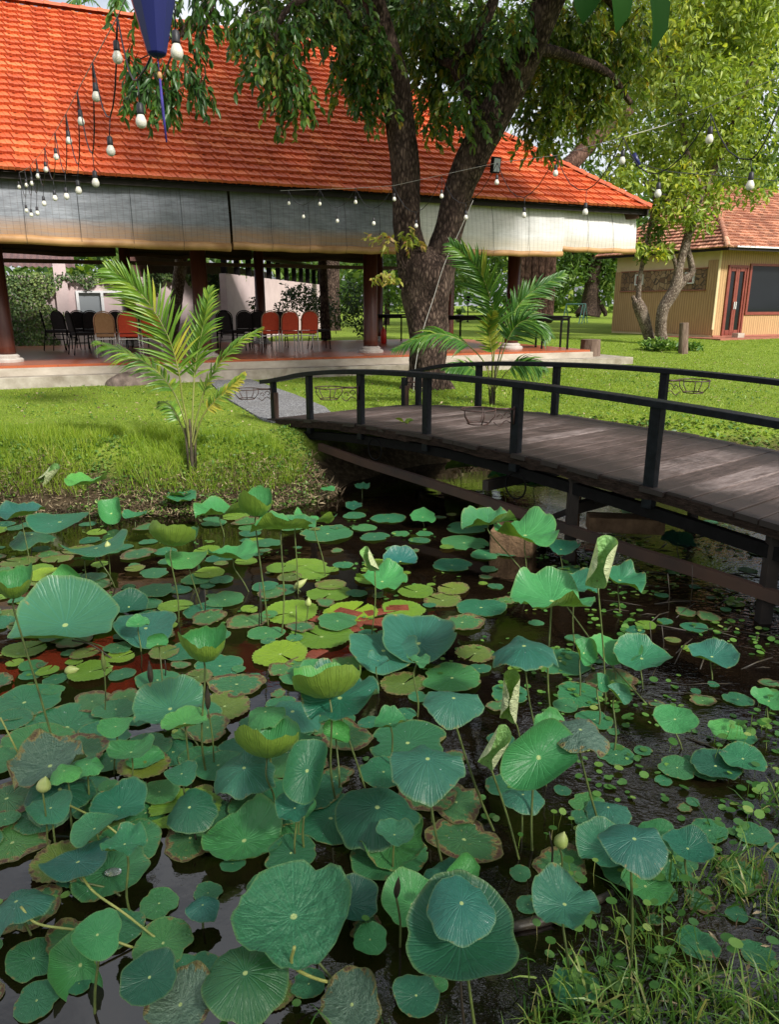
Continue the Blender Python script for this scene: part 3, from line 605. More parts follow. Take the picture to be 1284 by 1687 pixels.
# =============== CHAIRS AND TABLES ===============
def make_chair(fab,back,frame,leg,name='banquet_chair'):
    t=thing(name,'x','chair')
    b=MB(); b.box((0,.0,.455),(.40,.40,.055)); b.box((0,0,.425),(.36,.36,.02)); b.build('seat',fab,t,bevel=.018)
    # back: arched panel, seat front faces +y, back at -y
    def arch(w_,h0,h1,y,n=9):
        r=w_/2; P=[(-r,y(h0),h0)]
        for i in range(n+1): an_=PI-PI*i/n; z=h1-r*.9+math.sin(an_)*r*.9; P.append((math.cos(an_)*r,y(z),z))
        P.append((r,y(h0),h0)); return P
    yb=lambda z:-.20-(z-.45)*.16
    for (nm,mt,wd,dy,th_) in (('backrest',fab,.37,.012,.03),('back_panel',back,.365,-.022,.006)):
        P=arch(wd,.50,.915,yb); k=len(P); b=MB(); b.add([(x,y+dy+th_/2,z) for x,y,z in P]+[(x,y+dy-th_/2,z) for x,y,z in P],[tuple(range(k)),tuple(range(k,2*k))[::-1]]+[(i,(i+1)%k,k+(i+1)%k,k+i) for i in range(k)]); b.build(nm,mt,t)
    b=MB(); b.tube(arch(.40,.30,.935,yb),.0115,6); b.build('back_frame',frame,t,smooth=True)
    for sx in(-1,1):
        b=MB(); b.tube([(sx*.19,yb(.45),.5),(sx*.195,-.21,.40),(sx*.20,-.28,0)],.0115,6); b.build('leg',leg,t,smooth=True)
        b=MB(); b.tube([(sx*.18,.17,.44),(sx*.19,.21,0)],.0115,6); b.build('leg',leg,t,smooth=True)
    b=MB(); b.bar((-.19,-.22,.38),(.19,-.22,.38),.015,.02); b.bar((-.19,.17,.36),(.19,.17,.36),.015,.02); b.bar((-.19,-.23,.25),(-.19,.19,.25),.012,.012); b.bar((.19,-.23,.25),(.19,.19,.25),.012,.012); b.build('stretcher',leg,t)
    return t
chairR=make_chair(M['chairred'],M['chairred'],M['pinkframe'],M['chrome']); chairT=make_chair(M['chairtan'],M['chairtan'],M['pinkframe'],M['chrome']); chairB=make_chair(M['chairblack'],M['chairblack'],M['black'],M['black'])
usedc=set()
def fz(px,py): return onz(px,py,FZ)
def pchair(proto,px,foot,ang,label,grp='banquet chairs standing on the pavilion floor'):
    p=onz(px,foot,FZ); p.z=FZ+.001; rz=R(ang)
    if proto.name not in usedc:
        usedc.add(proto.name); proto.location=p; proto.rotation_euler=(0,0,rz); proto['label']=label; proto['group']=grp; return
    dup(proto,p,rz,label,grp)
pchair(chairR,445,580,18,'left chair of the front row of three red backed chairs')
pchair(chairR,476,580,20,'middle chair of the front row of three red backed chairs')
pchair(chairR,507,579,22,'right chair of the front row of three red backed chairs')
pchair(chairT,179,588,14,'only tan backed chair, seen from behind beside a red one')
pchair(chairR,216,588,16,'red backed chair just right of the tan backed chair')
pchair(chairR,252,587,18,'red backed chair half hidden behind the bigger areca palm fronds')
pchair(chairB,93,577,-65,'leftmost black chair, turned side on in front of the ivy')
pchair(chairB,113,577,-20,'black chair second from the left, its back to the ivy wall window')
pchair(chairB,139,584,-50,'black chair with a slanting back just left of the tan chair row')
pchair(chairB,137,574,10,'black chair behind the slanting one, below the window pane')
pchair(chairB,157,575,12,'black chair right behind and left of the tan backed chair')
pchair(chairB,197,574,14,'black chair peeping between the tan and the red backed chair')
pchair(chairB,232,573,16,'black chair behind the red chair near the leaning palm trunk')
pchair(chairB,372,574,12,'leftmost black chair of the right hand cluster, beyond the palm fronds')
pchair(chairB,386,578,-35,'dark chair turned at an angle just right of the round column')
pchair(chairB,404,574,14,'black chair third in the right hand cluster before the pink wall')
pchair(chairB,424,573,14,'black chair immediately left of the three red chairs')
pchair(chairB,460,572,14,'black chair behind the gap of the left and middle red chair')
pchair(chairB,528,575,-70,'dark chair side on at the right end of the row of three red chairs')
def table(px0,px1,foot0,foot1,depth,h,label):
    a=onz(px0,foot0,FZ); c=onz(px1,foot1,FZ); d=(c-a).normalized(); nrm=Vector((-d.y,d.x,0))
    ctr=(a+c)/2+nrm*depth/2; t=thing('table',label,'table',tuple(Vector((ctr.x,ctr.y,FZ))),0,'black tables on the right part of the pavilion floor'); inv=Matrix.Translation(-t.location)
    b=MB(); b.bar(a+nrm*depth/2+Vector((0,0,h))-d*.05,c+nrm*depth/2+Vector((0,0,h))+d*.05,depth+.06,.04); o=b.build('table_top',M['black'],t,bevel=.004); o.matrix_parent_inverse=inv
    for q in (a,c,a+nrm*depth,c+nrm*depth):
        b=MB(); b.bar(q+Vector((0,0,.002)),q+Vector((0,0,h-.022)),.045,.045,(0,1,0)); o=b.build('leg',M['black'],t); o.matrix_parent_inverse=inv
    for f_ in (0,depth):
        b=MB(); b.bar(a+nrm*f_+Vector((0,0,h-.06)),c+nrm*f_+Vector((0,0,h-.06)),.03,.06); o=b.build('apron',M['black'],t); o.matrix_parent_inverse=inv
table(636,686,565,563,.7,.78,'black table left of the forked trunk, right of the round column')
table(758,838,574,570,.7,.78,'black table behind the right hand palm')
table(893,935,575,575,.8,.78,'black table on the right end of the platform by the thick stump')
# hanging lamp jug and red extinguisher-like things
b=MB(); p=onz(632,566,FZ); b.lathe([(.05,.0),(.075,.02),(.08,.30),(.06,.38),(.025,.42),(.03,.46)],(p.x,p.y,FZ),14); tag(b.build('fire_extinguisher',M['redplastic'],smooth=True),'red fire extinguisher standing just right of the round column','extinguisher')
# =============== HUT ===============
HZ0=.30
hc=Vector((11.45,27.0,0)); hl=Vector((9.15,31.3,0)); hr_=Vector((22.2,31.5,0))
dl=(hl-hc); Ll=dl.length; dl.normalize(); dr=(hr_-hc); Lr=dr.length; dr.normalize()
hut=thing('hut','small wood clad hut with a glass double door and a faded tiled roof','hut',tuple(hc+Vector((0,0,HZ0))))
def H_(o): o.parent=hut; o.matrix_parent_inverse=Matrix.Translation(-hut.location); return o
def hp(a,b_,z): return hc+dl*a+dr*b_+Vector((0,0,z))
def uvquad(q,w_,h_,name,mat,par=H_):
    me=bpy.data.meshes.new(name); me.from_pydata([tuple(p) for p in q],[],[(0,1,2,3)]); l=me.uv_layers.new(name='UVMap')
    for i,uv in enumerate(((0,0),(w_,0),(w_,h_),(0,h_))): l.data[i].uv=uv
    return par(link(name,me,mat))
HT=3.35
# left wall pieces (b=0)
def lw(a0,a1,z0,z1,off,name,mat): return uvquad([hp(a1,-off,z0),hp(a0,-off,z0),hp(a0,-off,z1),hp(a1,-off,z1)],a1-a0,z1-z0,name,mat)
def fw(b0,b1,z0,z1,off,name,mat): return uvquad([hp(-off,b0,z0),hp(-off,b1,z0),hp(-off,b1,z1),hp(-off,b0,z1)],b1-b0,z1-z0,name,mat)
b=MB(); b.hexa([hp(0,0,HZ0),hp(0,Lr,HZ0),hp(Ll,Lr,HZ0),hp(Ll,0,HZ0),hp(0,0,HT),hp(0,Lr,HT),hp(Ll,Lr,HT),hp(Ll,0,HT)]); H_(b.build('wall',M['cream']))
lw(-.02,Ll,HZ0+.12,1.95,.03,'cladding',M['clad']); lw(-.02,.45,1.95,2.95,.03,'cladding',M['clad']); lw(Ll-.35,Ll,1.95,2.7,.03,'cladding',M['clad'])
o=lw(.45,Ll-.35,1.97,2.7,.05,'stone_panel',M['rubble'])
b=MB()
for (a0,a1,z) in((.42,Ll-.32,1.95),(.42,Ll-.32,2.70)): b.bar(hp(a0,-.06,z),hp(a1,-.06,z),.05,.035)
H_(b.build('panel_trim',M['redtilebase']))
for a_ in (1.15,3.55):
    b=MB(); 
    for (x0,x1,z0,z1) in ((a_-.2,a_+.2,2.18,2.22),(a_-.2,a_+.2,2.54,2.58),(a_-.2,a_-.15,2.22,2.54),(a_+.15,a_+.2,2.22,2.54)): b.hexa([hp(x0,-.11,z0),hp(x1,-.11,z0),hp(x1,-.04,z0),hp(x0,-.04,z0),hp(x0,-.11,z1),hp(x1,-.11,z1),hp(x1,-.04,z1),hp(x0,-.04,z1)])
    q=H_(b.build('vent_window',M['white'])); g=lw(a_-.15,a_+.15,2.22,2.54,.07,'vent_pane',M['redwood']); g.parent=q; g.matrix_parent_inverse=Matrix.Identity(4)
fw(-.02,.36,HZ0+.1,HT,.03,'cladding',M['clad']); fw(.36,1.30,2.78,HT,.03,'cladding',M['clad']); fw(1.30,1.38,HZ0+.1,HT,.03,'cladding',M['clad']); fw(1.38,6.4,HZ0+.1,1.10,.03,'cladding',M['clad']); fw(1.38,6.4,2.85,HT,.03,'cladding',M['clad']); fw(6.4,Lr,HZ0+.1,HT,.03,'cladding',M['clad'])
b=MB(); b.bar(hp(-.02,-.02,HZ0+.3),hp(-.02,-.02,HT),.07,.07,(0,1,0)); H_(b.build('corner_post',M['cream']))
def dbox(bm,b0,b1,z0,z1,o0,o1): bm.hexa([hp(-o1,b0,z0),hp(-o1,b1,z0),hp(-o0,b1,z0),hp(-o0,b0,z0),hp(-o1,b0,z1),hp(-o1,b1,z1),hp(-o0,b1,z1),hp(-o0,b0,z1)])
b=MB()
for (b0,b1,z0,z1) in ((.36,.43,HZ0+.1,2.78),(1.23,1.30,HZ0+.1,2.78),(.43,1.23,2.70,2.78)): dbox(b,b0,b1,z0,z1,.0,.09)
H_(b.build('door_frame',M['redwood']))
for b0,b1 in ((.43,.825),(.835,1.23)):
    b=MB()
    for (x0,x1,z0,z1) in ((b0,b0+.08,HZ0+.1,2.70),(b1-.08,b1,HZ0+.1,2.70),(b0+.1,b1-.1,2.58,2.70),(b0+.1,b1-.1,HZ0+.1,HZ0+.28)): dbox(b,x0,x1,z0,z1,.0,.06)
    d=H_(b.build('door',M['redwood'])); inv=Matrix.Translation(-hut.location)
    b=MB(); dbox(b,b0+.1,b1-.1,HZ0+.28,2.58,.012,.02); g=b.build('door_pane',M['glass']); g.parent=d
    b=MB(); xx=.79 if b0<.8 else .87; b.bar(hp(-.09,xx,1.3),hp(-.09,xx,1.55),.03,.03); b.bar(hp(-.06,xx,1.32),hp(-.09,xx,1.32),.03,.03); g=b.build('door_handle',M['chrome']); g.parent=d
b=MB()
for (b0,b1,z0,z1) in ((1.38,6.4,2.77,2.85),(1.38,6.4,1.10,1.2),(1.38,1.47,1.2,2.77),(6.3,6.4,1.2,2.77),(3.85,3.93,1.2,2.77)): dbox(b,b0,b1,z0,z1,.0,.08)
q=H_(b.build('shop_window',M['redwood'])); b=MB(); dbox(b,1.47,6.3,1.2,2.77,.01,.02); g=b.build('window_pane',M['glass']); g.parent=q
b=MB(); b.hexa([hp(-1.0,-.7,HZ0-.25),hp(-1.0,Lr,HZ0-.25),hp(Ll,Lr,HZ0-.25),hp(Ll,-.7,HZ0-.25)]+[hp(-1.0,-.7,HZ0+.03),hp(-1.0,Lr,HZ0+.03),hp(Ll,Lr,HZ0+.03),hp(Ll,-.7,HZ0+.03)]); dbox(b,0,Lr,HZ0+.04,HZ0+.1,.0,.05); H_(b.build('base',M['redtilebase']))
b=MB(); b.box(tuple(hp(-.35,.85,HZ0+.1)),(.35,.25,.16),.5); H_(b.build('door_step',M['concrete']))
# roofs of the hut
o=H_(tile_slope(hp(-.75,-.55,3.3),hp(-.75,Lr,3.3),hp(3.2,Lr,5.9),hp(3.2,2.6,5.9),'front_roof',M['oldtile'],tw=.22,th=.2,seed=8,amp=.02)); 
o=H_(tile_slope(hp(Ll+.6,-.55,3.3),hp(-.75,-.55,3.3),hp(3.2,2.6,5.9),hp(3.3,2.6,5.9),'side_roof',M['oldtile'],tw=.22,th=.2,seed=9,amp=.02))
b=MB(); b.bar(hp(-.72,-.5,3.27),hp(-.72,Lr,3.27),.04,.12); b.bar(hp(-.72,-.5,3.27),hp(Ll+.6,-.5,3.27),.04,.12); H_(b.build('fascia_board',M['darkwood']))
b=MB(); b.bar(hp(-.78,-.2,3.33),hp(-.78,Lr,3.33),.07,.05); H_(b.build('gutter',M['white']))
H_(ridge(hp(-.75,-.55,3.32),hp(3.2,2.6,5.92),'hip_ridge',M['oldtile'],.09))
# dark gable shed behind hut left
sh=thing('louvred_shed','dark louvred gable of a building behind the hut roof','building',(12.2,35,0))
b=MB(); b.hexa([(12.2,34,-.5),(16,34,-.5),(16,40,-.5),(12.2,40,-.5),(12.2,34,5.0),(16,34,5.0),(16,40,5.0),(12.2,40,5.0)]); o=b.build('wall',M['corr'],sh); o.matrix_parent_inverse=Matrix.Translation((-12.2,-35,0))
b=MB()
for i in range(8): b.bar((12.2,33.9,3.9+i*.16),(16,33.9,3.9+i*.16),.2,.05)
b.add([(11.6,33.2,5.0),(16.6,33.2,5.0),(16.6,37,7.0),(11.6,37,7.0)],[(0,1,2,3)]); o=b.build('louvres',M['darkwood'],sh); o.matrix_parent_inverse=Matrix.Translation((-12.2,-35,0))
# air conditioner
ac=thing('air_conditioner','white outdoor air conditioner unit high on the cream wall of the hut','air conditioner',tuple(hp(4.2,-.02,2.8)),math.atan2(dl.y,dl.x)+PI)
b=MB(); b.box((0,.2,.3),(.95,.34,.62)); b.build('casing',M['acwhite'],ac,bevel=.02)
b=MB(); b.ring((.2,.39,.3),.22,.015,24,5,(0,1,0)); b.ring((.2,.39,.3),.12,.01,24,5,(0,1,0)); b.lathe([(.2,0)],(0,0,0),3,False); b.build('fan_grille',M['black'],ac)
# =============== BRIDGE ===============
BU=Vector((1,-1.245,0)).normalized(); BN=Vector((.78,.626,0)).normalized(); BN=(BN-BU*BN.dot(BU)).normalized(); BO=Vector((-1.46,9.48,0)); BL=1.597
BWD=2.02
nx_=[-1.9,-1.46,-.93,-.30,.378,1.10,1.92,2.75,3.6]; nzv=[-.03,.0,.135,.206,.235,.22,.17,.08,-.04]
ts=[(x+1.46)*BL for x in nx_]
def bz(t):
    return float(np.interp(t,tsd,zsd))
tsd=np.linspace(ts[0],ts[-1],80)
pf=np.polyfit(ts,nzv,3); zsd=np.polyval(pf,tsd)
def bp(t,s_,dz=0): return BO+BU*t+BN*s_+Vector((0,0,bz(t)+dz))
br=thing('footbridge','arched wooden footbridge with black railings and grey brown planks crossing the lotus pond','bridge',tuple(bp(3,1,0)))
inv_b=Matrix.Translation(-br.location)
def B__(o,par=None): o.parent=par or br; o.matrix_parent_inverse=inv_b; return o
T0,T1=-.28,7.9
# planks: one mesh, gaps, ragged ends
V=[];Fc=[];UV=[];rv=[]; t=T0; r_=random.Random(3)
while t<T1:
    wd=r_.uniform(.14,.21); a0=-.06+r_.uniform(-.035,.02); a1=BWD+.05+r_.uniform(-.03,.03); g=r_.uniform(.006,.016); rn=r_.random(); dz=r_.uniform(-.005,.005); n=10
    base=len(V)
    for i in range(n+1):
        s_=a0+(a1-a0)*i/n; jz=dz+r_.uniform(-.0015,.0015)
        for (tt,z) in ((t+g,-.035),(t+g,.0),(t+g+.006,.004),(t+wd-.006,.004),(t+wd,.0),(t+wd,-.035)):
            V.append(tuple(bp(tt,s_,z+jz))); UV.append((s_,tt)); rv.append(rn)
    for i in range(n):
        for k in range(5): q=base+i*6+k; Fc.append((q,q+6,q+7,q+1))
    Fc.append(tuple(base+k for k in range(6))); Fc.append(tuple(base+n*6+k for k in range(6))[::-1])
    t+=wd
me=bpy.data.meshes.new('deck'); me.from_pydata(V,[],Fc); setrnd(me,rv); l=me.uv_layers.new(name='UVMap')
uvb=np.array(UV); li=np.zeros(len(me.loops),np.int32); me.loops.foreach_get('vertex_index',li); l.data.foreach_set('uv',uvb[li].ravel())
B__(link('deck',me,M['deck']))
# ragged side boards
def sideboard(s_,name):
    b=MB(); n=70; rr=random.Random(int(s_*10)); pts=[]
    for i in range(n+1):
        t=T0+(T1-T0)*i/n; hb=-.095+rr.uniform(-.014,.012); o_=rr.uniform(-.008,.008)
        pts.append([bp(t,s_-.03+o_,hb),bp(t,s_+.03,hb),bp(t,s_+.03,-.014),bp(t,s_-.035+o_,-.010+rr.uniform(-.006,.002))])
    for i in range(n): b.hexa([pts[i][0],pts[i][1],pts[i+1][1],pts[i+1][0],pts[i][3],pts[i][2],pts[i+1][2],pts[i+1][3]])
    return B__(b.build(name,M['deckside']))
sideboard(-.03,'edge_board'); sideboard(BWD+.03,'edge_board')
# joists/black upper beams and rusty lower chord
def rb(pts,w_,h_,name,mat):
    b=MB()
    for a,c in zip(pts[:-1],pts[1:]): b.bar(a,c,w_,h_)
    return B__(b.build(name,mat))
for s_ in (.02,BWD-.02):
    rb([bp(t,s_,-.15-.06*abs(t-3)/3) for t in np.linspace(.1,T1,16)],.06,.09,'upper_beam',M['black'])
rb([bp(t,BWD/2,-.13) for t in np.linspace(.0,T1,12)],.08,.1,'centre_joist',M['darkwood'])
def linez(px,py,s_):
    # point on the vertical plane at side offset s_
    r=ray(px,py); t=(BO.dot(BN)+s_-0)/ (r[0]*BN.x+r[1]*BN.y); return Vector((r[0]*t,r[1]*t,CZ+r[2]*t))
low=[(527,736),(600,762),(700,793),(800,825),(908,862),(1000,893),(1055,912),(1180,950),(1284,985),(1400,1022)]
lp=[linez(x,y,-.01) for x,y in low]
rb(lp,.05,.085,'lower_beam',M['rust'])
rb([p+BN*(BWD-.02) for p in lp],.05,.085,'lower_beam',M['rustdark'])
for (x,y) in ((618,740),(850,800)): 
    p=linez(x,y,-.01); b=MB(); b.ring(p,.115,.008,30,6,BN); B__(b.build('ring_ornament',M['black'],smooth=True))
def xbeam(px,py,z0,name='cross_beam'):
    p=linez(px,py,0); b=MB(); b.bar(Vector((p.x,p.y,z0)),Vector((p.x,p.y,z0))+BN*BWD,.07,.09); return B__(b.build(name,M['rustdark']))
for (x,y,z) in ((940,820,-.16),(800,800,-.14),(1270,900,-.14)): xbeam(x,y,z)
for (x,y) in ((940,835),(1268,930)):
    for s_ in (0.03,BWD-.05):
        p=linez(x,y,0)+BN*s_; b=MB(); b.bar(Vector((p.x,p.y,-1.0)),Vector((p.x,p.y,bz((p-BO).dot(BU))-.1)),.08,.08,(0,1,0)); B__(b.build('support_post',M['rustdark']))
b=MB(); p=linez(885,840,0); b.bar(linez(862,872,.3),linez(1005,815,.3),.05,.05); B__(b.build('brace',M['rustdark']))
# rails
def post(t,s_,h_,w_=.075,rust=None,dz0=-.16,lean=0):
    p=bp(t,s_); b=MB(); b.bar(p+Vector((0,0,dz0)),p+Vector((lean,0,h_)),w_,w_*.8,BN); o=B__(b.build('post',M['railpaint'],bevel=.004))
    if rust: b=MB(); b.bar(p+BU*(w_*.75)+Vector((0,0,-.05)),p+BU*(w_*.75)+Vector((lean,0,h_*.72)),w_*.45,.05,BN); q=b.build('rusty_backing',M['rust']); q.parent=o; q['label']='rusty steel strip bolted beside the end post'
    return p
nt_=[0,.84,1.86,2.935,4.09,5.40,6.85]
hs=[.47,.53,.545,.55,.56,.58,.60]
for i,(t,h_) in enumerate(zip(nt_,hs)): post(t,-.02,h_,.085 if i>3 else .075,rust=(i==0))
def railing(tv,hv,s_,name):
    n=40; T=np.linspace(tv[0],tv[-1],n+1); Hh=[bz(t)+float(np.interp(t,tv,hv)) for t in T]
    Hh=np.convolve(np.pad(Hh,3,'edge'),np.ones(7)/7,'valid'); V=[];b=MB()
    for t,z in zip(T,Hh):
        c=BO+BU*t+BN*s_
        V.append([c-BN*.062+Vector((0,0,z)),c+BN*.062+Vector((0,0,z)),c+BN*.062+Vector((0,0,z+.05)),c-BN*.062+Vector((0,0,z+.05))])
    vs=[v for q in V for v in q]; fs=[]
    for i in range(n):
        for k in range(4): fs.append((i*4+k,i*4+(k+1)%4,(i+1)*4+(k+1)%4,(i+1)*4+k))
    fs+= [(3,2,1,0),(n*4,n*4+1,n*4+2,n*4+3)]; b.add(vs,fs); return B__(b.build(name,M['railpaint'],bevel=.005))
railing([-.25]+nt_[:]+[8.2],[.40]+hs+[.62],-.02,'near_handrail')
ftx=[(690,.42,10.37),(790,1.14,9.46),(916,1.9,8.5),(1088,2.74,7.45)]
ft=[];
for (_,x,y) in ftx: ft.append((Vector((x,y,0))-BO).dot(BU))
fh=[.50,.53,.55,.58]
for t,h_ in zip(ft,fh): post(t,BWD-.02,h_)
post(.25,BWD-.08,.40,rust=True); post(ft[-1]+1.45,BWD-.02,.6)
railing([.0]+ft+[8.2],[.36]+fh+[.62],BWD-.02,'far_handrail')
# ---- ring plant holders on the posts
def holder(t,s_,h_,out,label,rr=.155,tiltz=0):
    p=bp(t,s_,h_); c=p+out*(rr+.16); th_=thing('plant_holder',label,'plant holder',tuple(p),0,'wrought iron ring plant holders on the bridge posts'); inv=Matrix.Translation(-p)
    b=MB(); b.ring(c,rr,.0065,32,6); o=b.build('top_ring',M['ironbrown'],th_,smooth=True); o.matrix_parent_inverse=inv
    b=MB(); b.ring(c+Vector((0,0,-.12)),rr*.62,.006,28,6); o=b.build('bottom_ring',M['ironbrown'],th_,smooth=True); o.matrix_parent_inverse=inv
    sd=Vector((-out.y,out.x,0))
    for k in range(5):
        b=MB()
        an_=2*PI*k/5+.5; d=out*math.cos(an_)+sd*math.sin(an_); b.tube([c+d*rr,c+d*rr*.95+Vector((0,0,-.06)),c+d*rr*.62+Vector((0,0,-.12))],.005,5)
        o=b.build('basket_rib',M['ironbrown'],th_,smooth=True); o.matrix_parent_inverse=inv
    b=MB(); b.tube([p,p+out*.16],.011,7); b.tube([p+Vector((0,0,-.13)),p+Vector((0,0,.02))],.009,6)
    sc=[p+out*(.02+.05*k)+Vector((0,0,-.12+.025*math.sin(k*2.2))) for k in range(4)]; b.tube(spline(sc,10),.005,5)
    for (cx,cz,r0) in ((.05,-.055,.034),(.115,-.07,.028)):
        b.tube([p+out*(cx+math.cos(a_)*r0*(1-a_/9))+Vector((0,0,cz+math.sin(a_)*r0*(1-a_/9))) for a_ in np.linspace(0,5,12)],.0045,5)
    o=b.build('scroll_bracket',M['ironbrown'],th_,smooth=True); o.matrix_parent_inverse=inv
    return th_
OUT=-BU
holder(0,-.05,.38,Vector((-1,.0,0)),'ring plant holder on the far left end post, over the gravel path')
holder(1.86,-.06,.40,Vector((-1,0,0)),'ring plant holder on the third near post, in front of the lawn',.15)
holder(4.09,-.06,.38,Vector((-1,-.05,0)).normalized(),'largest ring plant holder hanging over the planks in mid bridge',.145)
holder(6.95,-.10,.36,Vector((-1,.3,0)).normalized(),'ring plant holder cut off by the right edge above the planks',.15)
holder(ft[-1],BWD,.50,Vector((1,.15,0)).normalized(),'ring plant holder on the far railing over the open lawn',.15)
holder(.25,BWD-.08,.33,Vector((1,.2,0)).normalized(),'small ring plant holder at the far end post before the tree trunk',.13)
# stone blocks supporting
def block(pts,name,label,cat='stone block',mat='stone',grp=None):
    b=MB(); b.hexa([Vector(p) for p in pts]); o=b.build(name,M[mat],bevel=.01); o.data.update()
    return tag(o,label,cat,grp)
def bxat(px,py,z,d,rz,name,label,mat='stone'):
    p=onz(px,py,z); b=MB(); b.box((0,0,0),d); o=b.build(name,M[mat],bevel=.012); o.location=(p.x,p.y,z); o.rotation_euler=(0,0,rz); return tag(o,label,'stone block')
bxat(848,888,-.50,(.36,.34,.22),-.35,'stone_block','square brown stone block under the left part of the bridge')
bxat(1030,862,-.33,(.62,.20,.13),-.15,'stone_block','long broken brown stone block lying under the bridge beam')
bxat(945,840,-.30,(.12,.12,.5),-.2,'stone_block','small upright brown stone pier behind the bridge beam')
# submerged bricks
b=MB(); r_=random.Random(5)
for cx,cy,s_ in ((600,1018,1.0),(640,1010,.6),(530,1020,.6),(520,1075,.3),(920,905,.5),(955,897,.4)):
    for k in range(int(9*s_)+1):
        p=onz(cx+r_.uniform(-45,45)*s_,cy+r_.uniform(-14,14)*s_,WZ); b.box((p.x,p.y,WZ-.024+r_.uniform(-.008,.008)),(.19,.09,.05),r_.uniform(0,3))
tag(b.build('brick_rubble',plain('wet_red_brick',(.10,.025,.016),(.20,.055,.035),.25,9,.6,.01)),'wet red brick rubble just breaking the water among the pads','bricks',kind='stuff')
# fallen leaf on the deck
def smallleaf(px,py,z,label,mat='leafmid',ln=.12,ang=0): pass
p=bp(2.15,.35,.012); tag(leaves('fallen_leaf',[p]*3,[(1,.3,.25),(.6,-.8,.3),(-.8,.4,.35)],.11,.06,M['leafmid'],T=T8,FF=F8),'curled green leaf fallen on the far end of the bridge planks','leaf')
p=onz(212,622,.12); b=MB()
r_=random.Random(4); n,m=18,9; vs=[];fs=[]
for i in range(m+1):
    for j in range(n):
        ph=PI*.5*(i/m); th=2*PI*j/n; rr=1+.12*math.sin(3*th+1)+.06*math.sin(7*th+i); vs.append((.48*rr*math.cos(th)*math.cos(ph),.3*rr*math.sin(th)*math.cos(ph),.25*math.sin(ph)*(1+.08*math.sin(2*th))-.03))
for i in range(m):
    for j in range(n): fs.append((i*n+j,i*n+(j+1)%n,(i+1)*n+(j+1)%n,(i+1)*n+j))
b.add(vs,fs); o=b.build('boulder',M['rock'],smooth=True); o.location=(G(212,634)[0],G(212,634)[1],0); o.rotation_euler=(0,0,.3); tag(o,'rounded brown boulder at the foot of the platform step','boulder')
# =============== TREES ===============
def trunk_px(pts,n=40,jit=.06,nn=14,seed=0,par=None,name='trunk',mat='bark'):
    """pts: (px,py,width_px,Y)"""
    P=[ony(x,y,Y) for x,y,w_,Y in pts]; Rr=[w_/2*(Y*cP)/F for x,y,w_,Y in pts]
    b=MB(); b.tube(spline(P,n),lerp_list(Rr,n),nn,jit,seed=seed); return b
def twigs(centres,ntwig,per,L,ll,lw,spread=.5,hang=1.0):
    """drooping leafy twigs: leaf positions, directions and twig polylines"""
    c,idx=blob(centres,ntwig); P=[];D=[];lines=[];rn=[]
    for q,i in zip(c,idx):
        az=rng.random()*6.283; o=np.array([math.cos(az)*spread,math.sin(az)*spread,-.25]); p=q.copy(); cl=rng.random(); ln=[p.copy()]
        st=L/per
        for k in range(per):
            o=o+np.array([0,0,-.28*hang]); o/=np.linalg.norm(o); p=p+o*st*rng.uniform(.7,1.3); ln.append(p.copy())
            for m in range(2):
                s_=rng.normal(0,.75,3); P.append(p.copy()); D.append(o*.8+s_*.6+np.array([0,0,-.55*hang])); rn.append(.55*rng.random()+.45*cl)
        lines.append(ln)
    return np.array(P),np.array(D),lines,np.array(rn)
def stems_mesh(lines,r,name,mat,par,n=3):
    b=MB()
    for l in lines: b.tube([Vector(p) for p in l],[r*(1-.6*i/len(l)) for i in range(len(l))],n,0,False)
    return b.build(name,mat,par,smooth=True)
base=G(707,640); TY=base.y
tr=thing('forked_tree','big tree with a rough V forked trunk and drooping leaves in front of the pavilion','tree',(base.x,base.y,0)); itr=Matrix.Translation(-tr.location)
def TR(o,par=None): o.parent=par or tr; o.matrix_parent_inverse=itr; return o
b=trunk_px([(706,655,74,TY),(706,642,66,TY),(706,610,60,TY),(705,560,64,TY),(703,500,74,TY),(703,455,84,TY),(702,432,80,TY+.05),(703,415,50,TY+.1)],44,.10,26,1)
M2=b
def addtube(bm,pts,n=40,jit=.08,nn=22,seed=0):
    P=[ony(x,y,Y) for x,y,w_,Y in pts]; Rr=[w_/2*(Y*cP)/F for x,y,w_,Y in pts]; bm.tube(spline(P,n),lerp_list(Rr,n),nn,jit,seed=seed)
addtube(b,[(688,470,58,TY),(680,430,54,TY),(672,380,44,TY),(670,330,44,TY),(666,260,46,TY),(659,200,45,TY),(650,130,45,TY-.1),(634,70,38,TY-.2),(618,10,34,TY-.4),(600,-70,30,TY-.6),(570,-200,22,TY-1)],60,.06,22,2)
addtube(b,[(718,480,50,TY),(727,430,52,TY),(740,380,46,TY),(754,320,46,TY),(779,260,50,TY-.1),(810,200,52,TY-.2),(842,140,49,TY-.3),(874,80,45,TY-.5),(905,0,46,TY-.7),(950,-110,38,TY-1),(990,-260,26,TY-1.4)],64,.07,22,3)
for sx,sy,w_ in ((675,640,22),(735,645,20),(700,652,26)):
    addtube(b,[(706,600,30,TY),(sx,632,w_,TY-.05),(sx+(sx-706)*.5,652,w_*.7,TY-.15)],10,.1,12,sx)
TR(b.build('trunk',M['bark'],smooth=True))
def branch(pts,nm='branch',n=20):
    b=MB(); addtube(b,pts,n,.06,12,int(pts[0][0])); TR(b.build(nm,M['bark'],smooth=True))
branch([(640,90,20,TY-.2),(610,62,18,TY-.6),(570,25,16,TY-1.2),(530,-20,14,TY-2),(450,-60,10,TY-3)])
branch([(800,215,20,TY),(770,150,18,TY+.3),(752,108,18,TY+.4),(782,68,18,TY+.3),(812,5,16,TY+.2),(830,-60,14,TY)])
branch([(752,110,14,TY+.4),(715,92,12,TY+.8),(690,60,10,TY+1.2)])
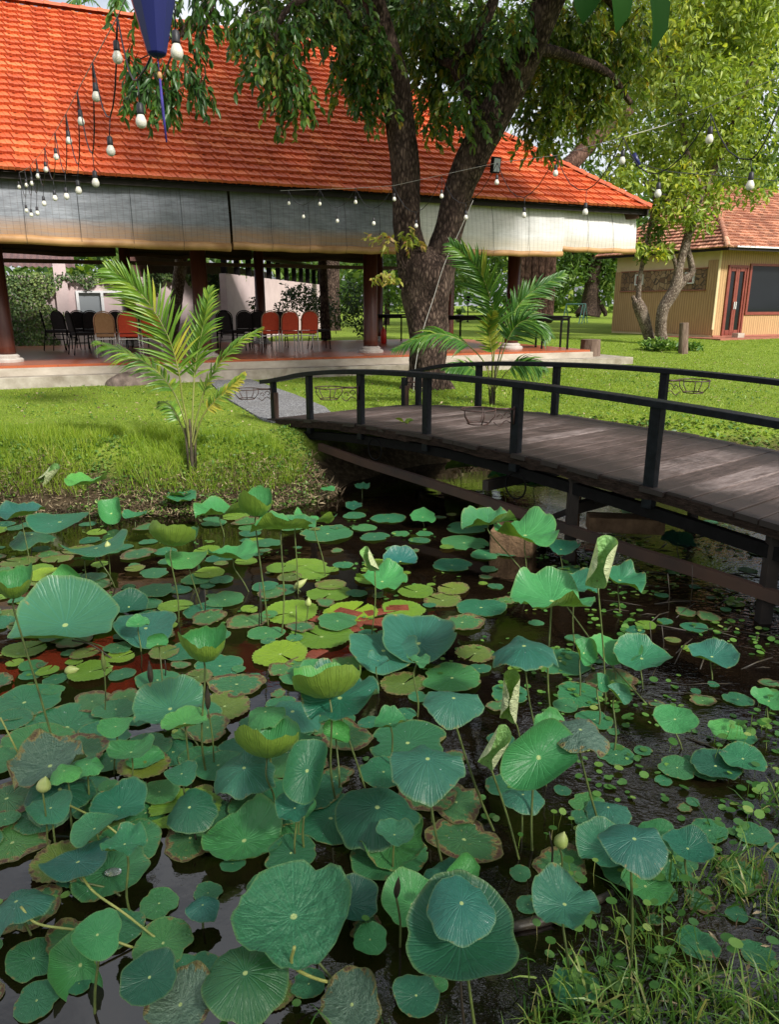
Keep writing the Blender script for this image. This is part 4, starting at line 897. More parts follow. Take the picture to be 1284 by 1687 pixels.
branch([(880,80,20,TY-.5),(930,90,16,TY),(1000,120,12,TY+.8),(1040,170,8,TY+1.2)])
branch([(850,140,14,TY-.3),(820,100,14,TY-.6),(790,60,11,TY-1)])
branch([(530,-20,12,TY-2),(470,20,9,TY-2.6),(450,80,6,TY-2.8)])
branch([(450,-60,10,TY-3),(380,-30,8,TY-4),(300,60,5,TY-4.6)])
branch([(910,-10,20,TY-.7),(980,-20,16,TY-.3),(1030,30,10,TY)])
def cpx(px,py,rx,ry,Y,ry_=None):
    p=ony(px,py,Y); k=(Y*cP)/F; return (p.x,p.y,p.z,rx*k,max(rx,ry)*k*.9,ry*k)
CL=[cpx(x,y,a,c,TY+d) for x,y,a,c,d in [
 (455,40,62,50,-2.5),(430,70,36,55,-2.7),(465,110,26,50,-2.6),(487,150,10,35,-2.5),(445,5,60,45,-2),(505,20,50,35,-1.8),(540,10,40,30,-1.5),
 (585,70,50,45,-.8),(600,110,42,45,-.3),(575,120,24,40,-.4),(618,150,30,40,-.3),(590,20,40,30,-1),
 (700,40,48,50,.8),(715,100,40,50,1),(735,150,42,45,1),(705,185,14,30,.9),(760,40,55,50,.6),(775,100,48,45,.6),(795,150,36,40,.5),(820,50,36,50,-.9),(840,15,36,30,-1.2),(765,180,36,28,-.6),(775,150,26,26,-1),
 (700,5,44,26,0),(895,60,50,55,.8),(945,60,50,60,.9),(925,140,46,60,1.2),(885,160,30,50,1.2),(985,50,50,55,1),(1010,120,40,55,1.3),(965,170,40,45,1.4),(1040,40,40,50,1.2),(905,215,30,30,1.4),(870,195,20,30,1.3)]]
P,D,Ls,rn=twigs(CL,1330,5,.44,.13,.045,.8,.8)
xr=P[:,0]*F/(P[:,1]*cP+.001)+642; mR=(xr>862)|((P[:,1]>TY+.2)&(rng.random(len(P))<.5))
for mk,mt in ((~mR,'leafmain'),(mR,'leafsunlit')):
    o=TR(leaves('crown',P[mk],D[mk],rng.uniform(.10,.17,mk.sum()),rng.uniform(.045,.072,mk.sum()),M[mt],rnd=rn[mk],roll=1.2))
    if mt=='leafsunlit': o['label']='part of the crown given a sunlit yellower colour, on its right and far side'
TR(stems_mesh(Ls,.006,'twigs',M['bark'],None))
UPC=[(-1.0,12.5,7.7,2.6,2.4,1.0),(2,13,8.2,3.4,3,1.5),(4.4,12.2,8.0,2.4,2.6,1.4),(0.5,10.,7.6,2.2,1.8,.9),(3.8,9.8,7.8,2.6,1.8,1.0),(1,13,10.6,3.4,3.2,1.5),(1.5,9.5,10.6,2.4,1.6,1.1)]  # upper crown out of view, shaped to give the pond dark reflections
P,D,Ls,rn=twigs(UPC,1250,5,.8,.2,.08,.6,.7)
TR(leaves('upper_crown',P,D,rng.uniform(.24,.38,len(P)),rng.uniform(.10,.15,len(P)),M['leafmain'],T=T4,FF=F4,rnd=rn))
# hanging branch with leaves in front of the roof, at the lantern
CL=[cpx(x,y,a,c,8.6) for x,y,a,c in [(300,70,40,34),(230,95,26,32),(262,118,36,28),(318,105,26,24),(215,145,14,14),(268,150,20,16),(330,135,12,12),(330,-12,50,30),(240,-12,40,18)]]
P,D,Ls,rn=twigs(CL,88,5,.34,.13,.045,.6)
hb=thing('hanging_branch','thin leafy branch drooping in front of the orange roof beside the blue lantern','branch',tuple(ony(300,-30,8.6))); ih=Matrix.Translation(-hb.location)
for o in (leaves('leaf_spray',P,D,rng.uniform(.10,.16,len(P)),rng.uniform(.035,.05,len(P)),M['leafmain'],rnd=rn*.7),stems_mesh(Ls,.004,'twig',M['bark'],None)): o.parent=hb; o.matrix_parent_inverse=ih
b=MB(); 
for pts in ([(420,-60),(360,-10),(305,40),(262,80),(225,100)],[(360,-10),(330,60),(320,95)],[(305,40),(275,110),(268,140)],[(360,-10),(280,-30),(220,-20)]): b.tube(spline([ony(x,y,8.6) for x,y in pts],12),[.014*(1-.6*i/12) for i in range(13)],6)
o=b.build('stem',M['bark'],smooth=True); o.parent=hb; o.matrix_parent_inverse=ih
# sprout on the trunk
P,D,Ls,rn=twigs([cpx(x,y,a,c,TY-.5) for x,y,a,c in [(625,385,20,10),(650,392,18,12),(680,398,16,12),(672,375,10,12),(640,440,14,16),(620,452,12,12),(642,460,12,14)]],34,3,.16,.1,.05,.9,.5)
o=leaves('sprout_leaves',P,D,rng.uniform(.09,.14,len(P)),rng.uniform(.04,.055,len(P)),M['leafpink'],rnd=rn); TR(o); o['label']='young pale green and pinkish leaves sprouting from the trunk fork'
b=MB()
for pts in ([(668,440),(655,405),(625,385)],[(668,440),(690,400),(678,372)],[(665,440),(645,445),(630,455)]): b.tube([ony(x,y,TY-.4) for x,y in pts],.008,5)
TR(b.build('sprout_stem',M['bark']))
b=MB(); b.tube(spline([ony(x,y,TY-.42) for x,y in ((681,655),(685,602),(697,545),(715,490),(733,434),(758,380),(780,330))],24),.006,6); tag(b.build('rope',M['line'],smooth=True),'pale rope running up along the forked trunk','rope')
# floodlight on the right limb
fl=thing('floodlight','small black floodlight clamped on the right limb of the forked tree','floodlight',tuple(ony(817,272,TY-.55))); fl.rotation_euler=(.15,0,.5)
b=MB(); b.box((0,0,0),(.16,.07,.24)); b.build('housing',M['black'],fl,bevel=.01); b=MB(); b.box((0,-.038,0),(.12,.006,.19)); b.build('lamp_glass',M['glass2'],fl); b=MB(); b.bar((-.0,.0,-.02),(-.28,.15,-.03),.02,.02); b.bar((-.09,0,0),(.09,0,0),.02,.02); b.build('bracket',M['black'],fl)
# ---- generic tree
def tree(name,label,bpos,trunks,blobs,nl,ls,mat,bm='bark',group=None,aspect=.45,T=T4,FF=F4,cat='tree',down=.35,trunkname='trunk'):
    t=thing(name,label,cat,tuple(bpos),0,group); inv=Matrix.Translation(-Vector(bpos))
    for k,(pts,rad) in enumerate(trunks):
        b=MB(); n=24; b.tube(spline(pts,n),lerp_list(rad,n),12,.09,seed=k+len(pts)); o=b.build(trunkname if k==0 else 'branch',M[bm],smooth=True); o.parent=t; o.matrix_parent_inverse=inv
    c,idx=blob(blobs,nl); cl=rng.random(len(blobs)); sub=np.sin(c[:,0]*2.3+c[:,2]*1.7)*np.cos(c[:,1]*2.1+c[:,2]*2.9)
    keep=sub>-.55; c=c[keep]; idx=idx[keep]; sub=sub[keep]
    D=rdir(len(c)); D[:,2]-=down; rn=.55*rng.random(len(c))+.2*cl[idx]+.25*(sub*.5+.5)
    o=leaves('crown',c,D,rng.uniform(.6,1.35,len(c))*ls,rng.uniform(.6,1.3,len(c))*ls*aspect,M[mat],T=T,FF=FF,rnd=rn); o.parent=t; o.matrix_parent_inverse=inv; return t
# two pale trunks with yellow green crown in front of the hut
Y2=G(1092,568).y
k=Y2*cP/F
b2=G(1092,568); q=lambda x,y,dy=0: ony(x,y,Y2+dy)
def rp(w_): return w_/2*k
YT=[cpx(x,y,a,c,Y2+d) for x,y,a,c,d in [(1120,60,95,55,0),(1200,40,80,55,.6),(1220,120,70,60,0),(1150,150,80,50,-.8),(1060,240,60,36,0),(1130,240,80,45,.6),(1220,220,62,50,0),(1040,290,50,26,-.3),(1110,300,60,36,0),(1180,310,46,40,.4),(1010,200,40,40,.8),(1060,130,50,50,1),(1250,20,60,50,-.6),(1110,350,38,26,0),(1155,360,30,30,-.4),(1090,415,24,12,0),(1050,405,14,14,0),(1140,-40,120,60,0),(1260,-60,100,60,0),(1240,300,40,40,.6),(990,320,30,20,.5)]]
tree('yellow_green_tree','yellow green leafy tree with a pale Y forked trunk in front of the hut',b2,
 [([q(1100,572),q(1092,560),q(1090,535),q(1094,508),q(1106,488),q(1115,470),q(1120,440),q(1130,405),q(1146,350),q(1160,312)],[rp(24),rp(19),rp(18),rp(19),rp(20),rp(20),rp(13),rp(14),rp(13),rp(9)]),
  ([q(1112,478),q(1128,462),q(1141,448),q(1138,425),q(1134,404),q(1150,360)],[rp(16),rp(13),rp(11),rp(9),rp(8),rp(5)]),
  ([q(1106,412),q(1114,435),q(1118,455)],[rp(6),rp(7),rp(9)]),
  ([q(1160,315),q(1135,260),q(1105,110,1),q(1060,40,1)],[rp(10),rp(8),rp(7),rp(4)]),
  ([q(1160,315),q(1200,230),q(1235,120),q(1270,20)],[rp(10),rp(8),rp(6),rp(4)]),
  ([q(1146,350),q(1100,330),q(1060,300)],[rp(6),rp(5),rp(3)])],YT,17000,.22,'leafyellow','barkpale',aspect=.42,T=T8,FF=F8,down=.5)
b1=G(1072,566); Yb=b1.y; q1=lambda x,y: ony(x,y,Yb)
tree('slender_tree','slender leaning tree with a thick cut knobbly base, left of the Y forked pale trunk',b1,
 [([q1(1077,572),q1(1072,560),q1(1064,535),q1(1056,510),q1(1050,495)],[rp(24),rp(17),rp(19),rp(22),rp(17)]),
  ([q1(1052,500),q1(1055,460),q1(1062,420),q1(1072,370),q1(1080,320)],[rp(10),rp(7),rp(7),rp(6),rp(4)]),
  ([q1(1048,498),q1(1043,488)],[rp(10),rp(6)])],[cpx(1080,380,22,30,Yb),cpx(1058,415,12,16,Yb),cpx(1085,330,26,20,Yb)],420,.2,'leafmid','barkpale',T=T8,FF=F8)
# low plants round the stumps
def lowplant(px,py,r,h,n,label,mat='cover',name='leafy_plant',ls=.14,grp=None,asp=.5):
    g=G(px,py); c,_=blob([(g.x,g.y,g.z+h*.45,r,r,h*.5)],n); D=rdir(n)*.7+np.array([0,0,.5]); o=leaves(name,c-np.array(g),D,rng.uniform(.7,1.3,n)*ls,rng.uniform(.7,1.3,n)*ls*asp,M[mat],T=T8,FF=F8); o.location=g; return tag(o,label,'plant',grp)
lowplant(1085,578,.55,.3,420,'low broad leaved seedlings round the feet of the pale trunks')
lowplant(1135,578,.45,.2,220,'low scattered seedlings just behind and right of the short stump')
# stumps
def stump(px,py,pw,ph,label,lean=0):
    g=G(px,py); kk=g.y*cP/F; r=pw/2*kk; h=ph*kk; b=MB(); n=16; b.tube([Vector((0,0,-.1)),Vector((0,0,.02)),Vector((lean*.5,0,h*.5)),Vector((lean,0,h))],[r*1.1,r*1.04,r,r*.97],18,.07,seed=px); o=b.build('tree_stump',M['stump']); o.location=g; return tag(o,label,'stump')
stump(972,597,33,37,'thick sawn tree stump at the corner of the platform'); stump(1126,583,15,50,'tall thin cut stump right of the pale Y forked tree',-.06)
# banyan behind, dark crowns behind roof
YB=31.; qb=lambda x,y,d=0: ony(x,y,YB+d)
kb=YB*cP/F
tree('banyan_tree','huge banyan with a bundle of reddish aerial roots beyond the right pavilion end',Vector((qb(878,520).x,YB,.3)),
 [([qb(872,530),qb(872,500),qb(876,450),qb(884,400),qb(890,340),qb(900,260)],[45*kb,33*kb,28*kb,30*kb,28*kb,22*kb])]+
 [([qb(x,405,-.8),qb(x-2,450,-.9),qb(x-6,500,-.9),qb(x-9,528,-1)],[6*kb,6*kb,7*kb,9*kb]) for x in (852,862,872,884,894,904,912)]+
 [([qb(890,340),qb(960,250),qb(1040,180)],[18*kb,12*kb,7*kb]),([qb(890,320),qb(830,250),qb(780,180)],[18*kb,12*kb,7*kb])],
 [cpx(x,y,a,c,YB+d) for x,y,a,c,d in [(880,100,130,80,3),(980,200,90,70,3),(960,60,120,80,2),(1060,100,100,90,4),(800,60,110,80,4),(1150,60,120,90,6),(700,40,100,70,5),(920,290,70,40,2),(1010,300,50,40,3),(1060,380,40,50,3),(1180,160,100,90,6)]],15000,.34,'leafmid','barkred',down=.6)
tree('dark_tree','dark dense tree rising behind the ridge of the orange roof',Vector((-2.6,34,.3)),
 [([Vector((-2.6,34,-.2)),Vector((-2.5,34,4)),Vector((-2.2,34,9)),Vector((-2,34,13))],[.4,.35,.3,.15])],
 [cpx(x,y,a,c,34) for x,y,a,c in [(575,20,70,60),(530,-30,60,50),(620,60,70,40),(660,10,60,50),(430,-60,40,30)]],5000,.4,'leafdark')
tree('hedge_tree','dense mid green tree far right, behind the hut roof and yellow crown',Vector((17,38,.4)),
 [([Vector((17,38,0)),Vector((17,38,6)),Vector((16.5,38,11))],[.4,.3,.2])],
 [cpx(x,y,a,c,38+d) for x,y,a,c,d in [(1240,120,80,100,0),(1150,250,60,80,0),(1250,260,80,70,0),(1280,40,80,70,1),(1100,120,70,100,3)]],7000,.42,'leafmid')
# mid distance trees seen beneath the roof and between trunks
rr_=random.Random(8); ML=[('far_garden_tree','young leafy garden tree seen between the leftmost dark column and bush',-4.5,46,5),('far_garden_tree','bright green tree seen just right of the round column',-.2,42,4.5),('far_garden_tree','bright green tree seen behind the forked trunk',3.0,44,5),('far_garden_tree','pale green tree seen behind the right hand palm fronds',6.0,48,5.5),('far_garden_tree','bushy green tree left of the swing frame',12.5,62,7.5),('far_garden_tree','mid green tree far behind the hut roof',22.,52,9),('far_garden_tree','tall green tree at the far right beyond the hut',30,50,9)]
for nm,lab,x,y,h in ML:
    z0=tz(x,y); tree(nm,lab,Vector((x,y,z0)),[([Vector((x,y,z0-.2)),Vector((x+.1,y,z0+h*.3)),Vector((x-.1,y,z0+h*.6))],[.18,.14,.08])],
     [(x+rr_.uniform(-1,1)*h*.22,y+rr_.uniform(-1,1),z0+h*rr_.uniform(.3,.85),h*.24,h*.24,h*.17) for _ in range(7)],1700,.34,'leaffar',group='trees far across the garden',T=T4)
rt=Vector((16.2,58,tz(16.2,58)))
rx=lambda x,y: ony(x,y,58)
tree('root_trunk_tree','tree with a spreading rooty trunk standing left of the hut, far across the lawn',rt,
 [([rx(968,520),rx(972,500),rx(976,470),rx(980,430),rx(985,400)],[.95,.6,.55,.6,.5])]+[([rx(975,480),rx(960+9*i,512),rx(950+12*i,521)],[.25,.18,.12]) for i in range(5)]+[([rx(945+i*17,415),rx(946+i*17,455)],[.09,.07]) for i in range(5)],
 [cpx(x,y,a,c,58) for x,y,a,c in [(930,440,45,40),(985,430,36,36),(1010,440,30,30),(960,400,60,30),(1030,400,40,40),(920,470,24,22),(1000,475,14,24)]],5200,.42,'leaffar')
# wood beyond
n=26000; xx=rng.uniform(-70,110,n); yy=rng.uniform(78,105,n); hh=13+3.5*np.sin(xx*.23)+2*np.sin(xx*.61+1); zz=.3+hh*rng.random(n)**.8
xm=(np.sin(xx*1.1)*np.cos(zz*.9)>-.75); P=np.stack([xx,yy,zz],1)[xm]
tag(leaves('far_woods',P,rdir(len(P)),rng.uniform(.7,1.5,len(P)),rng.uniform(.5,1.1,len(P)),M['leaffar'],T=T4,FF=F4),'mass of green woods closing the far end of the lawn','woods',kind='stuff')
# garden bush behind the floor
g=Vector((-2.1,24.2,.1))
tree('garden_bush','large dark green leafy bush behind the three red chairs',g,[([g,g+Vector((.1,0,.8)),g+Vector((.2,0,1.4))],[.08,.06,.03])],[cpx(x,y,a,c,24+d) for x,y,a,c,d in [(505,500,42,34,0),(545,510,46,34,.5),(470,520,24,30,0),(585,500,24,44,.8),(520,470,24,14,0),(600,540,16,16,.3),(480,485,16,12,0)]],3600,.13,'leafdark',cat='bush',trunkname='stem')
tree('slim_garden_tree','slim garden tree with a bare brown trunk rising out of the dark bush',Vector((-2.45,23.4,.1)),[([ony(537,560,23.4),ony(535,500,23.4),ony(531,430,23.4),ony(528,380,23.4)],[.16,.13,.13,.12])],[cpx(530,395,60,20,23.6)],300,.16,'leafdark')
tree('wall_shrub','thin leafy shrub in front of the pink wall left of the dark bush',Vector((-3.6,22.6,.1)),[([ony(415,560,22.6),ony(418,520,22.6),ony(421,495,22.6)],[.03,.02,.015])],[cpx(418,500,9,12,22.6),cpx(465,480,14,14,22.9)],160,.13,'leafdark',cat='bush',trunkname='stem')
# leaning palm trunk behind
b=MB(); lpm=thing('leaning_palm','leaning grey ringed palm trunk behind the pavilion, top hidden by the roof','palm',(-6.2,22,0)); il=Matrix.Translation(-lpm.location)
pts=spline([ony(280,570,22),ony(290,500,22),ony(298,430,22),ony(306,380,22.2),ony(318,250,22.5)],46); b.tube(pts,[ .17*(1+.05*(i%2)) for i in range(47)],14,.03); o=b.build('trunk',M['barkpale'],lpm,smooth=True); o.matrix_parent_inverse=il
# ---------------- palms ----------------
TL=np.array([(0,.3,0),(0,-.3,0),(.3,.5,.04),(.3,-.5,.04),(.3,0,0),(.65,.35,0),(.65,-.35,0),(.65,0,-.03),(1,0,-.12)],float); FL=[(0,1,3,4),(0,4,2),(2,4,7,5),(4,3,6,7),(5,7,8),(7,6,8)]
def frond(t,inv,pts,Lmax,mat,n=27,nrm=(0,-1,.35),hang=.25,wd=.022,yl=0,start=.42,r0=.012):
    S_=spline(pts,n*2); P=[];D=[];Ln=[];rn=[];Uv=[]; Nv=Vector(nrm).normalized()
    for i in range(int(n*2*start),n*2+1):
        f=(i/(n*2)-start)/(1-start); d=(S_[min(i+1,n*2)]-S_[max(i-1,0)]).normalized(); s_=d.cross(Nv).normalized(); nn_=s_.cross(d)
        L=Lmax*math.sin(PI*min(1,(.16+.84*f)**.8*.93+.04))**.6
        for sg in (-1,1):
            fw_=.75+.9*f; D.append(s_*sg*.8+d*fw_+nn_*random.uniform(.05,.35)+Vector((0,0,-hang))+Vector((random.uniform(-.16,.16),random.uniform(-.16,.16),random.uniform(-.16,.16)))); P.append(S_[i]); Ln.append(L*random.uniform(.88,1.08)); rn.append(min(1,random.random()*.75+yl+.15*(sg>0))); Uv.append(nn_)
    o=leaves('frond',np.array([tuple(p) for p in P]),np.array([tuple(p) for p in D]),np.array(Ln),wd,M[mat],T=TL,FF=FL,rnd=np.array(rn),droop=.22,roll=.15,up=np.array([tuple(p) for p in Uv])); o.parent=t; o.matrix_parent_inverse=inv
    b=MB(); b.tube(S_,[r0*(1-.85*i/(n*2)) for i in range(n*2+1)],6); m=b.build('midrib',M['palmstem'],o,smooth=True); m.matrix_parent_inverse=Matrix.Identity(4)
def palm(label,base,stemtop,fr,mat,Y,yl=0,Lm=.38,wd=.030,name='areca_palm'):
    t=thing(name,label,'palm',tuple(base)); inv=Matrix.Translation(-Vector(base)); b=MB(); st=ony(*stemtop,Y); b.tube(spline([base+Vector((0,0,-.08)),base+Vector((0,0,.05)),(base+st)/2,st],8),[.045,.04,.028,.022,.02,.018,.016,.014,.012],10,.1); b.tube([base+Vector((.03,0,0)),st+Vector((.05,.02,-.05))],[.018,.010],7); b.tube([base+Vector((-.03,-.02,0)),st+Vector((-.06,.02,-.1))],[.016,.009],7)
    o=b.build('stem',M['palmbase'],t,smooth=True); o.matrix_parent_inverse=inv
    for pts,dy,Lk,hg,nr,y_ in fr: frond(t,inv,[ony(x,y,Y+dy*i/(len(pts)-1)) for i,(x,y) in enumerate(pts)],Lm*Lk,mat,nrm=nr,hang=hg,wd=wd,yl=y_)
gb=G(317,772)
palm('young areca palm with feathery bright green fronds on the left lawn by the pond edge',gb,(312,690),[
 ([(313,740),(307,690),(300,655),(294,612),(278,558),(248,504),(214,467),(180,444)],-.25,1.25,-.05,(.25,-1,.15),.12),
 ([(316,730),(318,660),(322,600),(334,540),(346,478)],.35,1.0,.0,(-.5,-1,.2),0),
 ([(312,730),(303,690),(285,645),(250,605),(205,580),(160,563)],.1,.75,.35,(.3,-.5,1),.05),
 ([(316,730),(326,680),(345,625),(382,575),(430,541)],.1,.62,.1,(-.4,-.5,1),.12),
 ([(318,735),(332,690),(350,665),(376,640),(402,616)],-.2,.42,.2,(-.3,-1,.6),.45),
 ([(314,740),(298,700),(280,668),(262,662)],.2,.4,.5,(.2,-.6,.8),.05)],'palmleaf',gb.y)
g2=G(811,668)
palm('taller areca palm beyond the bridge, right of the forked trunk',g2,(812,590),[
 ([(812,640),(814,590),(818,540),(808,490),(786,440),(745,402)],-.3,1.0,.05,(-.3,-1,.2),.1),
 ([(814,640),(822,590),(838,535),(868,488),(926,452)],.4,.85,.1,(.2,-1,.5),.0),
 ([(811,640),(800,600),(773,570),(740,553),(705,552),(652,574)],-.3,.75,.3,(.1,-.5,1),.0),
 ([(814,640),(826,590),(845,545),(870,528),(902,548)],-.3,.9,.35,(.1,-.6,.8),.0),
 ([(814,645),(836,612),(862,598),(890,606)],-.5,.7,.4,(.1,-.6,.8),.0),
 ([(810,645),(795,620),(770,603),(738,606)],-.4,.6,.4,(-.1,-.6,.8),.0),
 ([(812,640),(812,590),(806,545),(812,515)],-.4,.5,.1,(0,-1,.3),.45)],'palmleafdark',g2.y,wd=.038,Lm=.54)
# palm crown far behind ridge at top left and a background tree above the roof
pc=ony(192,60,30); tpc=thing('far_palm','palm crown just showing above the ridge at the top left','palm',(pc.x,pc.y,.2)); ipc=Matrix.Translation(-tpc.location)
b=MB(); b.tube([Vector((pc.x,30,-.2)),Vector((pc.x+.3,30,6)),pc],[.2,.17,.14],10,.03); o=b.build('trunk',M['barkpale'],tpc,smooth=True); o.matrix_parent_inverse=ipc
for a_ in range(9):
    an_=a_*.7+.2; d=Vector((math.cos(an_),math.sin(an_),0)); frond(tpc,ipc,[pc,pc+d*.9+Vector((0,0,.7)),pc+d*1.9+Vector((0,0,.6)),pc+d*2.7+Vector((0,0,-.2))],.7,'palmleafdark',n=18,nrm=(0,0,1),hang=.6,wd=.07,r0=.03)
# ---------------- overhead tree the photographer stands under; unseen crown placed to shade the pond ----------------
ot=thing('overhanging_tree','broad leaved tree whose leaves dip into the top of the view beside the string lights','tree',(2.2,-2.2,-.1)); io=Matrix.Translation(-ot.location)
b=MB(); b.tube(spline([Vector((2.2,-2.2,-.3)),Vector((2.1,-2.1,2)),Vector((1.8,-1.4,4.5)),Vector((1.2,.5,5.6)),Vector((.8,3,6))],20),lerp_list([.3,.25,.2,.13,.06],20),14,.08); b.tube(spline([Vector((1.9,-1.6,4)),Vector((3.5,.5,5.4)),Vector((4.5,3.2,6))],12),lerp_list([.16,.1,.05],12),10,.06); o=b.build('trunk',M['bark'],ot,smooth=True); o.matrix_parent_inverse=io
c,_=blob([(3.6,-4.2,6.4,3.0,2.2,.8),(7,-4.6,6.2,2.8,2.2,.8),(5,-6.8,7,3,2,.8),(1.5,.2,6.6,1.5,1.2,.4)],2000)
D=rdir(len(c)); D[:,2]-=.4; o=leaves('crown',c,D,rng.uniform(.2,.34,len(c)),rng.uniform(.1,.16,len(c)),M['leafdark'],T=T4,FF=F4); o.parent=ot; o.matrix_parent_inverse=io
lp_=[];ld=[]
for (x,y,dx,dy,L) in ((972,-34,-.15,-1,.13),(1020,-34,.05,-1,.13),(1076,-32,.12,-1,.20)):
    lp_.append(tuple(ony(x,y,2.0))); ld.append((dx,-.25,dy*1.0))
o=leaves('near_leaves',np.array(lp_),np.array(ld),np.array([.095,.115,.155]),np.array([.07,.066,.074]),M['broadleaf'],rnd=np.array([.1,.8,.3]),roll=.25,up=np.tile([0,-1.,.3],(3,1))); o.parent=ot; o.matrix_parent_inverse=io
b=MB(); b.tube(spline([Vector((.8,3,6)),ony(1200,-300,2.4),ony(1080,-60,2.05),ony(960,-50,2.0)],16),[.012]*17,6); o=b.build('near_twig',M['bark'],ot,smooth=True); o.matrix_parent_inverse=io
# =============== LOTUS ===============
def blade_mesh(Rr,curv,fold,ruf,curl,seed,nr=10,ns=48,notch=.12,irr=.035,lily=False,wrk=0,foldrot=0,vfold=0):
    r_=random.Random(seed); ph=[r_.random()*6.28 for _ in range(8)]; V=[(0,0,0)];UV=[(0,0)];Fc=[]
    nf=r_.choice((3,4,5)); cf,sf=math.cos(foldrot),math.sin(foldrot)
    if lily: ns=60
    def P_at(rr,th):
        e=1+irr*(math.sin(2*th+ph[0])+.6*math.sin(3*th+ph[1])+.35*math.sin(7*th+ph[2])+.2*math.sin(13*th+ph[3]))
        for k in (0,PI):
            d=(th-k+PI)%(2*PI)-PI; e-=notch*math.exp(-(d/.22)**2)*(1 if k==0 else .6)*(0 if lily else 1)
        q=rr*e
        s_=q*curv
        if abs(curv)>1e-3: rho=math.sin(s_)/curv; z=(1-math.cos(s_))/curv
        else: rho=q; z=0
        x,y=rho*math.cos(th),rho*math.sin(th)
        z+=ruf*rr**2.5*(math.sin(2*th+ph[4])+.6*math.sin(nf*th+ph[6])+.35*math.sin((nf+3)*th+ph[5])*(.5+.5*math.sin(th+ph[1])))
        if rr>.7: z+=ruf*.4*(rr-.7)/.3*(math.sin(9*th+ph[6])*(.5+.5*math.sin(2*th+ph[0]))+.5*math.sin(17*th+ph[3])*(.5+.5*math.sin(th+ph[2])))
        if wrk: z+=wrk*(math.sin(x*15+ph[0])*math.cos(y*14+ph[1])+.6*math.sin(x*27+y*19))*min(1,rr*2)
        if curl and rr>.8:
            c_=(rr-.8)/.2*curl*(.6+.4*math.sin(2*th+ph[7])); x*=1-c_*.22; y*=1-c_*.22; z+=c_*.05
        if fold:
            a,b_=x*cf+y*sf,-x*sf+y*cf; m=abs(a)*fold; sg=1 if a>=0 else -1
            a2=sg*math.sin(m)/fold; z+=(1-math.cos(m))/fold; x,y=a2*cf-b_*sf,a2*sf+b_*cf
        return x,y,z
    gap=.10 if lily else 0
    for i in range(1,nr+1):
        rr=i/nr
        for j in range(ns):
            if lily: th=gap+ (2*PI-2*gap)*j/(ns-1); 
            else: th=2*PI*j/ns
            x,y,z=P_at(rr,th)
            if lily and i==nr: k=1.03 if j%2 else .985; x*=k;y*=k; z+=.02
            V.append((x*Rr,y*Rr,z*Rr)); UV.append((rr*math.cos(th),rr*math.sin(th)))
    m=ns-1 if lily else ns
    for j in range(m): Fc.append((0,1+j,1+(j+1)%ns))
    for i in range(nr-1):
        for j in range(m): a=1+i*ns+j; a2=1+i*ns+(j+1)%ns; Fc.append((a,a+ns,a2+ns,a2))
    me=bpy.data.meshes.new('blade'); me.from_pydata(V,[],Fc); l=me.uv_layers.new(name='UVMap'); uvb=np.array(UV,float); li=np.zeros(len(me.loops),np.int32); me.loops.foreach_get('vertex_index',li); l.data.foreach_set('uv',uvb[li].ravel()); me.polygons.foreach_set('use_smooth',[True]*len(Fc)); return me
TY_={ # curv,fold,ruffle,curl,wrinkle
'dish':(.55,0,.13,0,.007),'flat':(.2,0,.09,0,.006),'umb':(-.65,.0,.13,0,.010),'cup':(1.15,.35,.11,.5,.014),'deep':(1.25,1.15,.07,.5,.016),'sad':(-.15,.75,.05,0,.004),
'taco':(.25,1.75,.06,.5,.010),'wav':(.5,0,.20,.2,.014),'quilt':(.5,0,.17,.35,.028),'fan':(.25,.7,.06,0,.006)}
nleaf=[0]
def lotus(typ,cx,cy,w_,bx,by,mat,tilt,az,rot,label,stem='stem',name='lotus_leaf'):
    nleaf[0]+=1; sd=nleaf[0]*13+int(cx)
    if bx is None: c=onz(cx,cy,WZ+by); base=Vector((c.x+.02*math.sin(sd),c.y+.03,WZ-.05))
    else:
        base=onz(bx,by,WZ); c=ony(cx,cy,base.y+ .02)
        base=Vector((base.x,base.y,WZ-.06))
    depth=(c.y*cP-(c.z-CZ)*sP); cu,fo,ru,cl_,wk=TY_[typ]; Rr=w_/2*depth/F
    if typ=='cup': tilt,az=24,90+az*.15+8
    elif typ=='taco': tilt,az=(46,-90) if w_>80 else (36,-80)
    elif typ=='deep': tilt*=.6
    else: tilt=tilt*(.35 if abs(az+90)<25 else .6)
    if cu>0: Rr*= cu/math.sin(min(cu,PI/2)) if cu>.3 else 1
    if typ=='deep': Rr*=1.1
    if fo: Rr*=1.12
    t=thing(name,label,'lotus leaf',tuple(base)); inv=Matrix.Translation(-base)
    me=blade_mesh(Rr,cu,fo,ru,cl_,sd,wrk=wk,foldrot=R(rot)*0+ (R(rot) if fo else 0)); o=link('blade',me,M[mat],t); o.matrix_parent_inverse=inv
    ax=Vector((math.cos(R(az)),math.sin(R(az)),0)); axis=Vector((0,0,1)).cross(ax)
    o.matrix_basis=Matrix.Translation(c)@Matrix.Rotation(R(tilt),4,axis)@Matrix.Rotation(0 if fo else R(rot),4,'Z')@Matrix.Diagonal((1,1,1.25 if typ=='deep' else 1,1))
    b=MB(); nrm=Matrix.Rotation(R(tilt),3,axis)@Vector((0,0,1)); d=(c-base).length; side=Vector((math.sin(sd),math.cos(sd*1.7),0))*.05*d
    pts=spline([base,base.lerp(c,.4)+side*.6,c-nrm*min(.08,d*.25)+Vector((0,0,-.0)),c-nrm*.004],12); th=.0036+.0016*min(1,d); b.tube(pts,[th*(1.15-.3*i/12) for i in range(13)],7,.05,seed=sd); s_=b.build('stalk',M[stem],t,smooth=True); s_.matrix_parent_inverse=inv
    return t,c,base
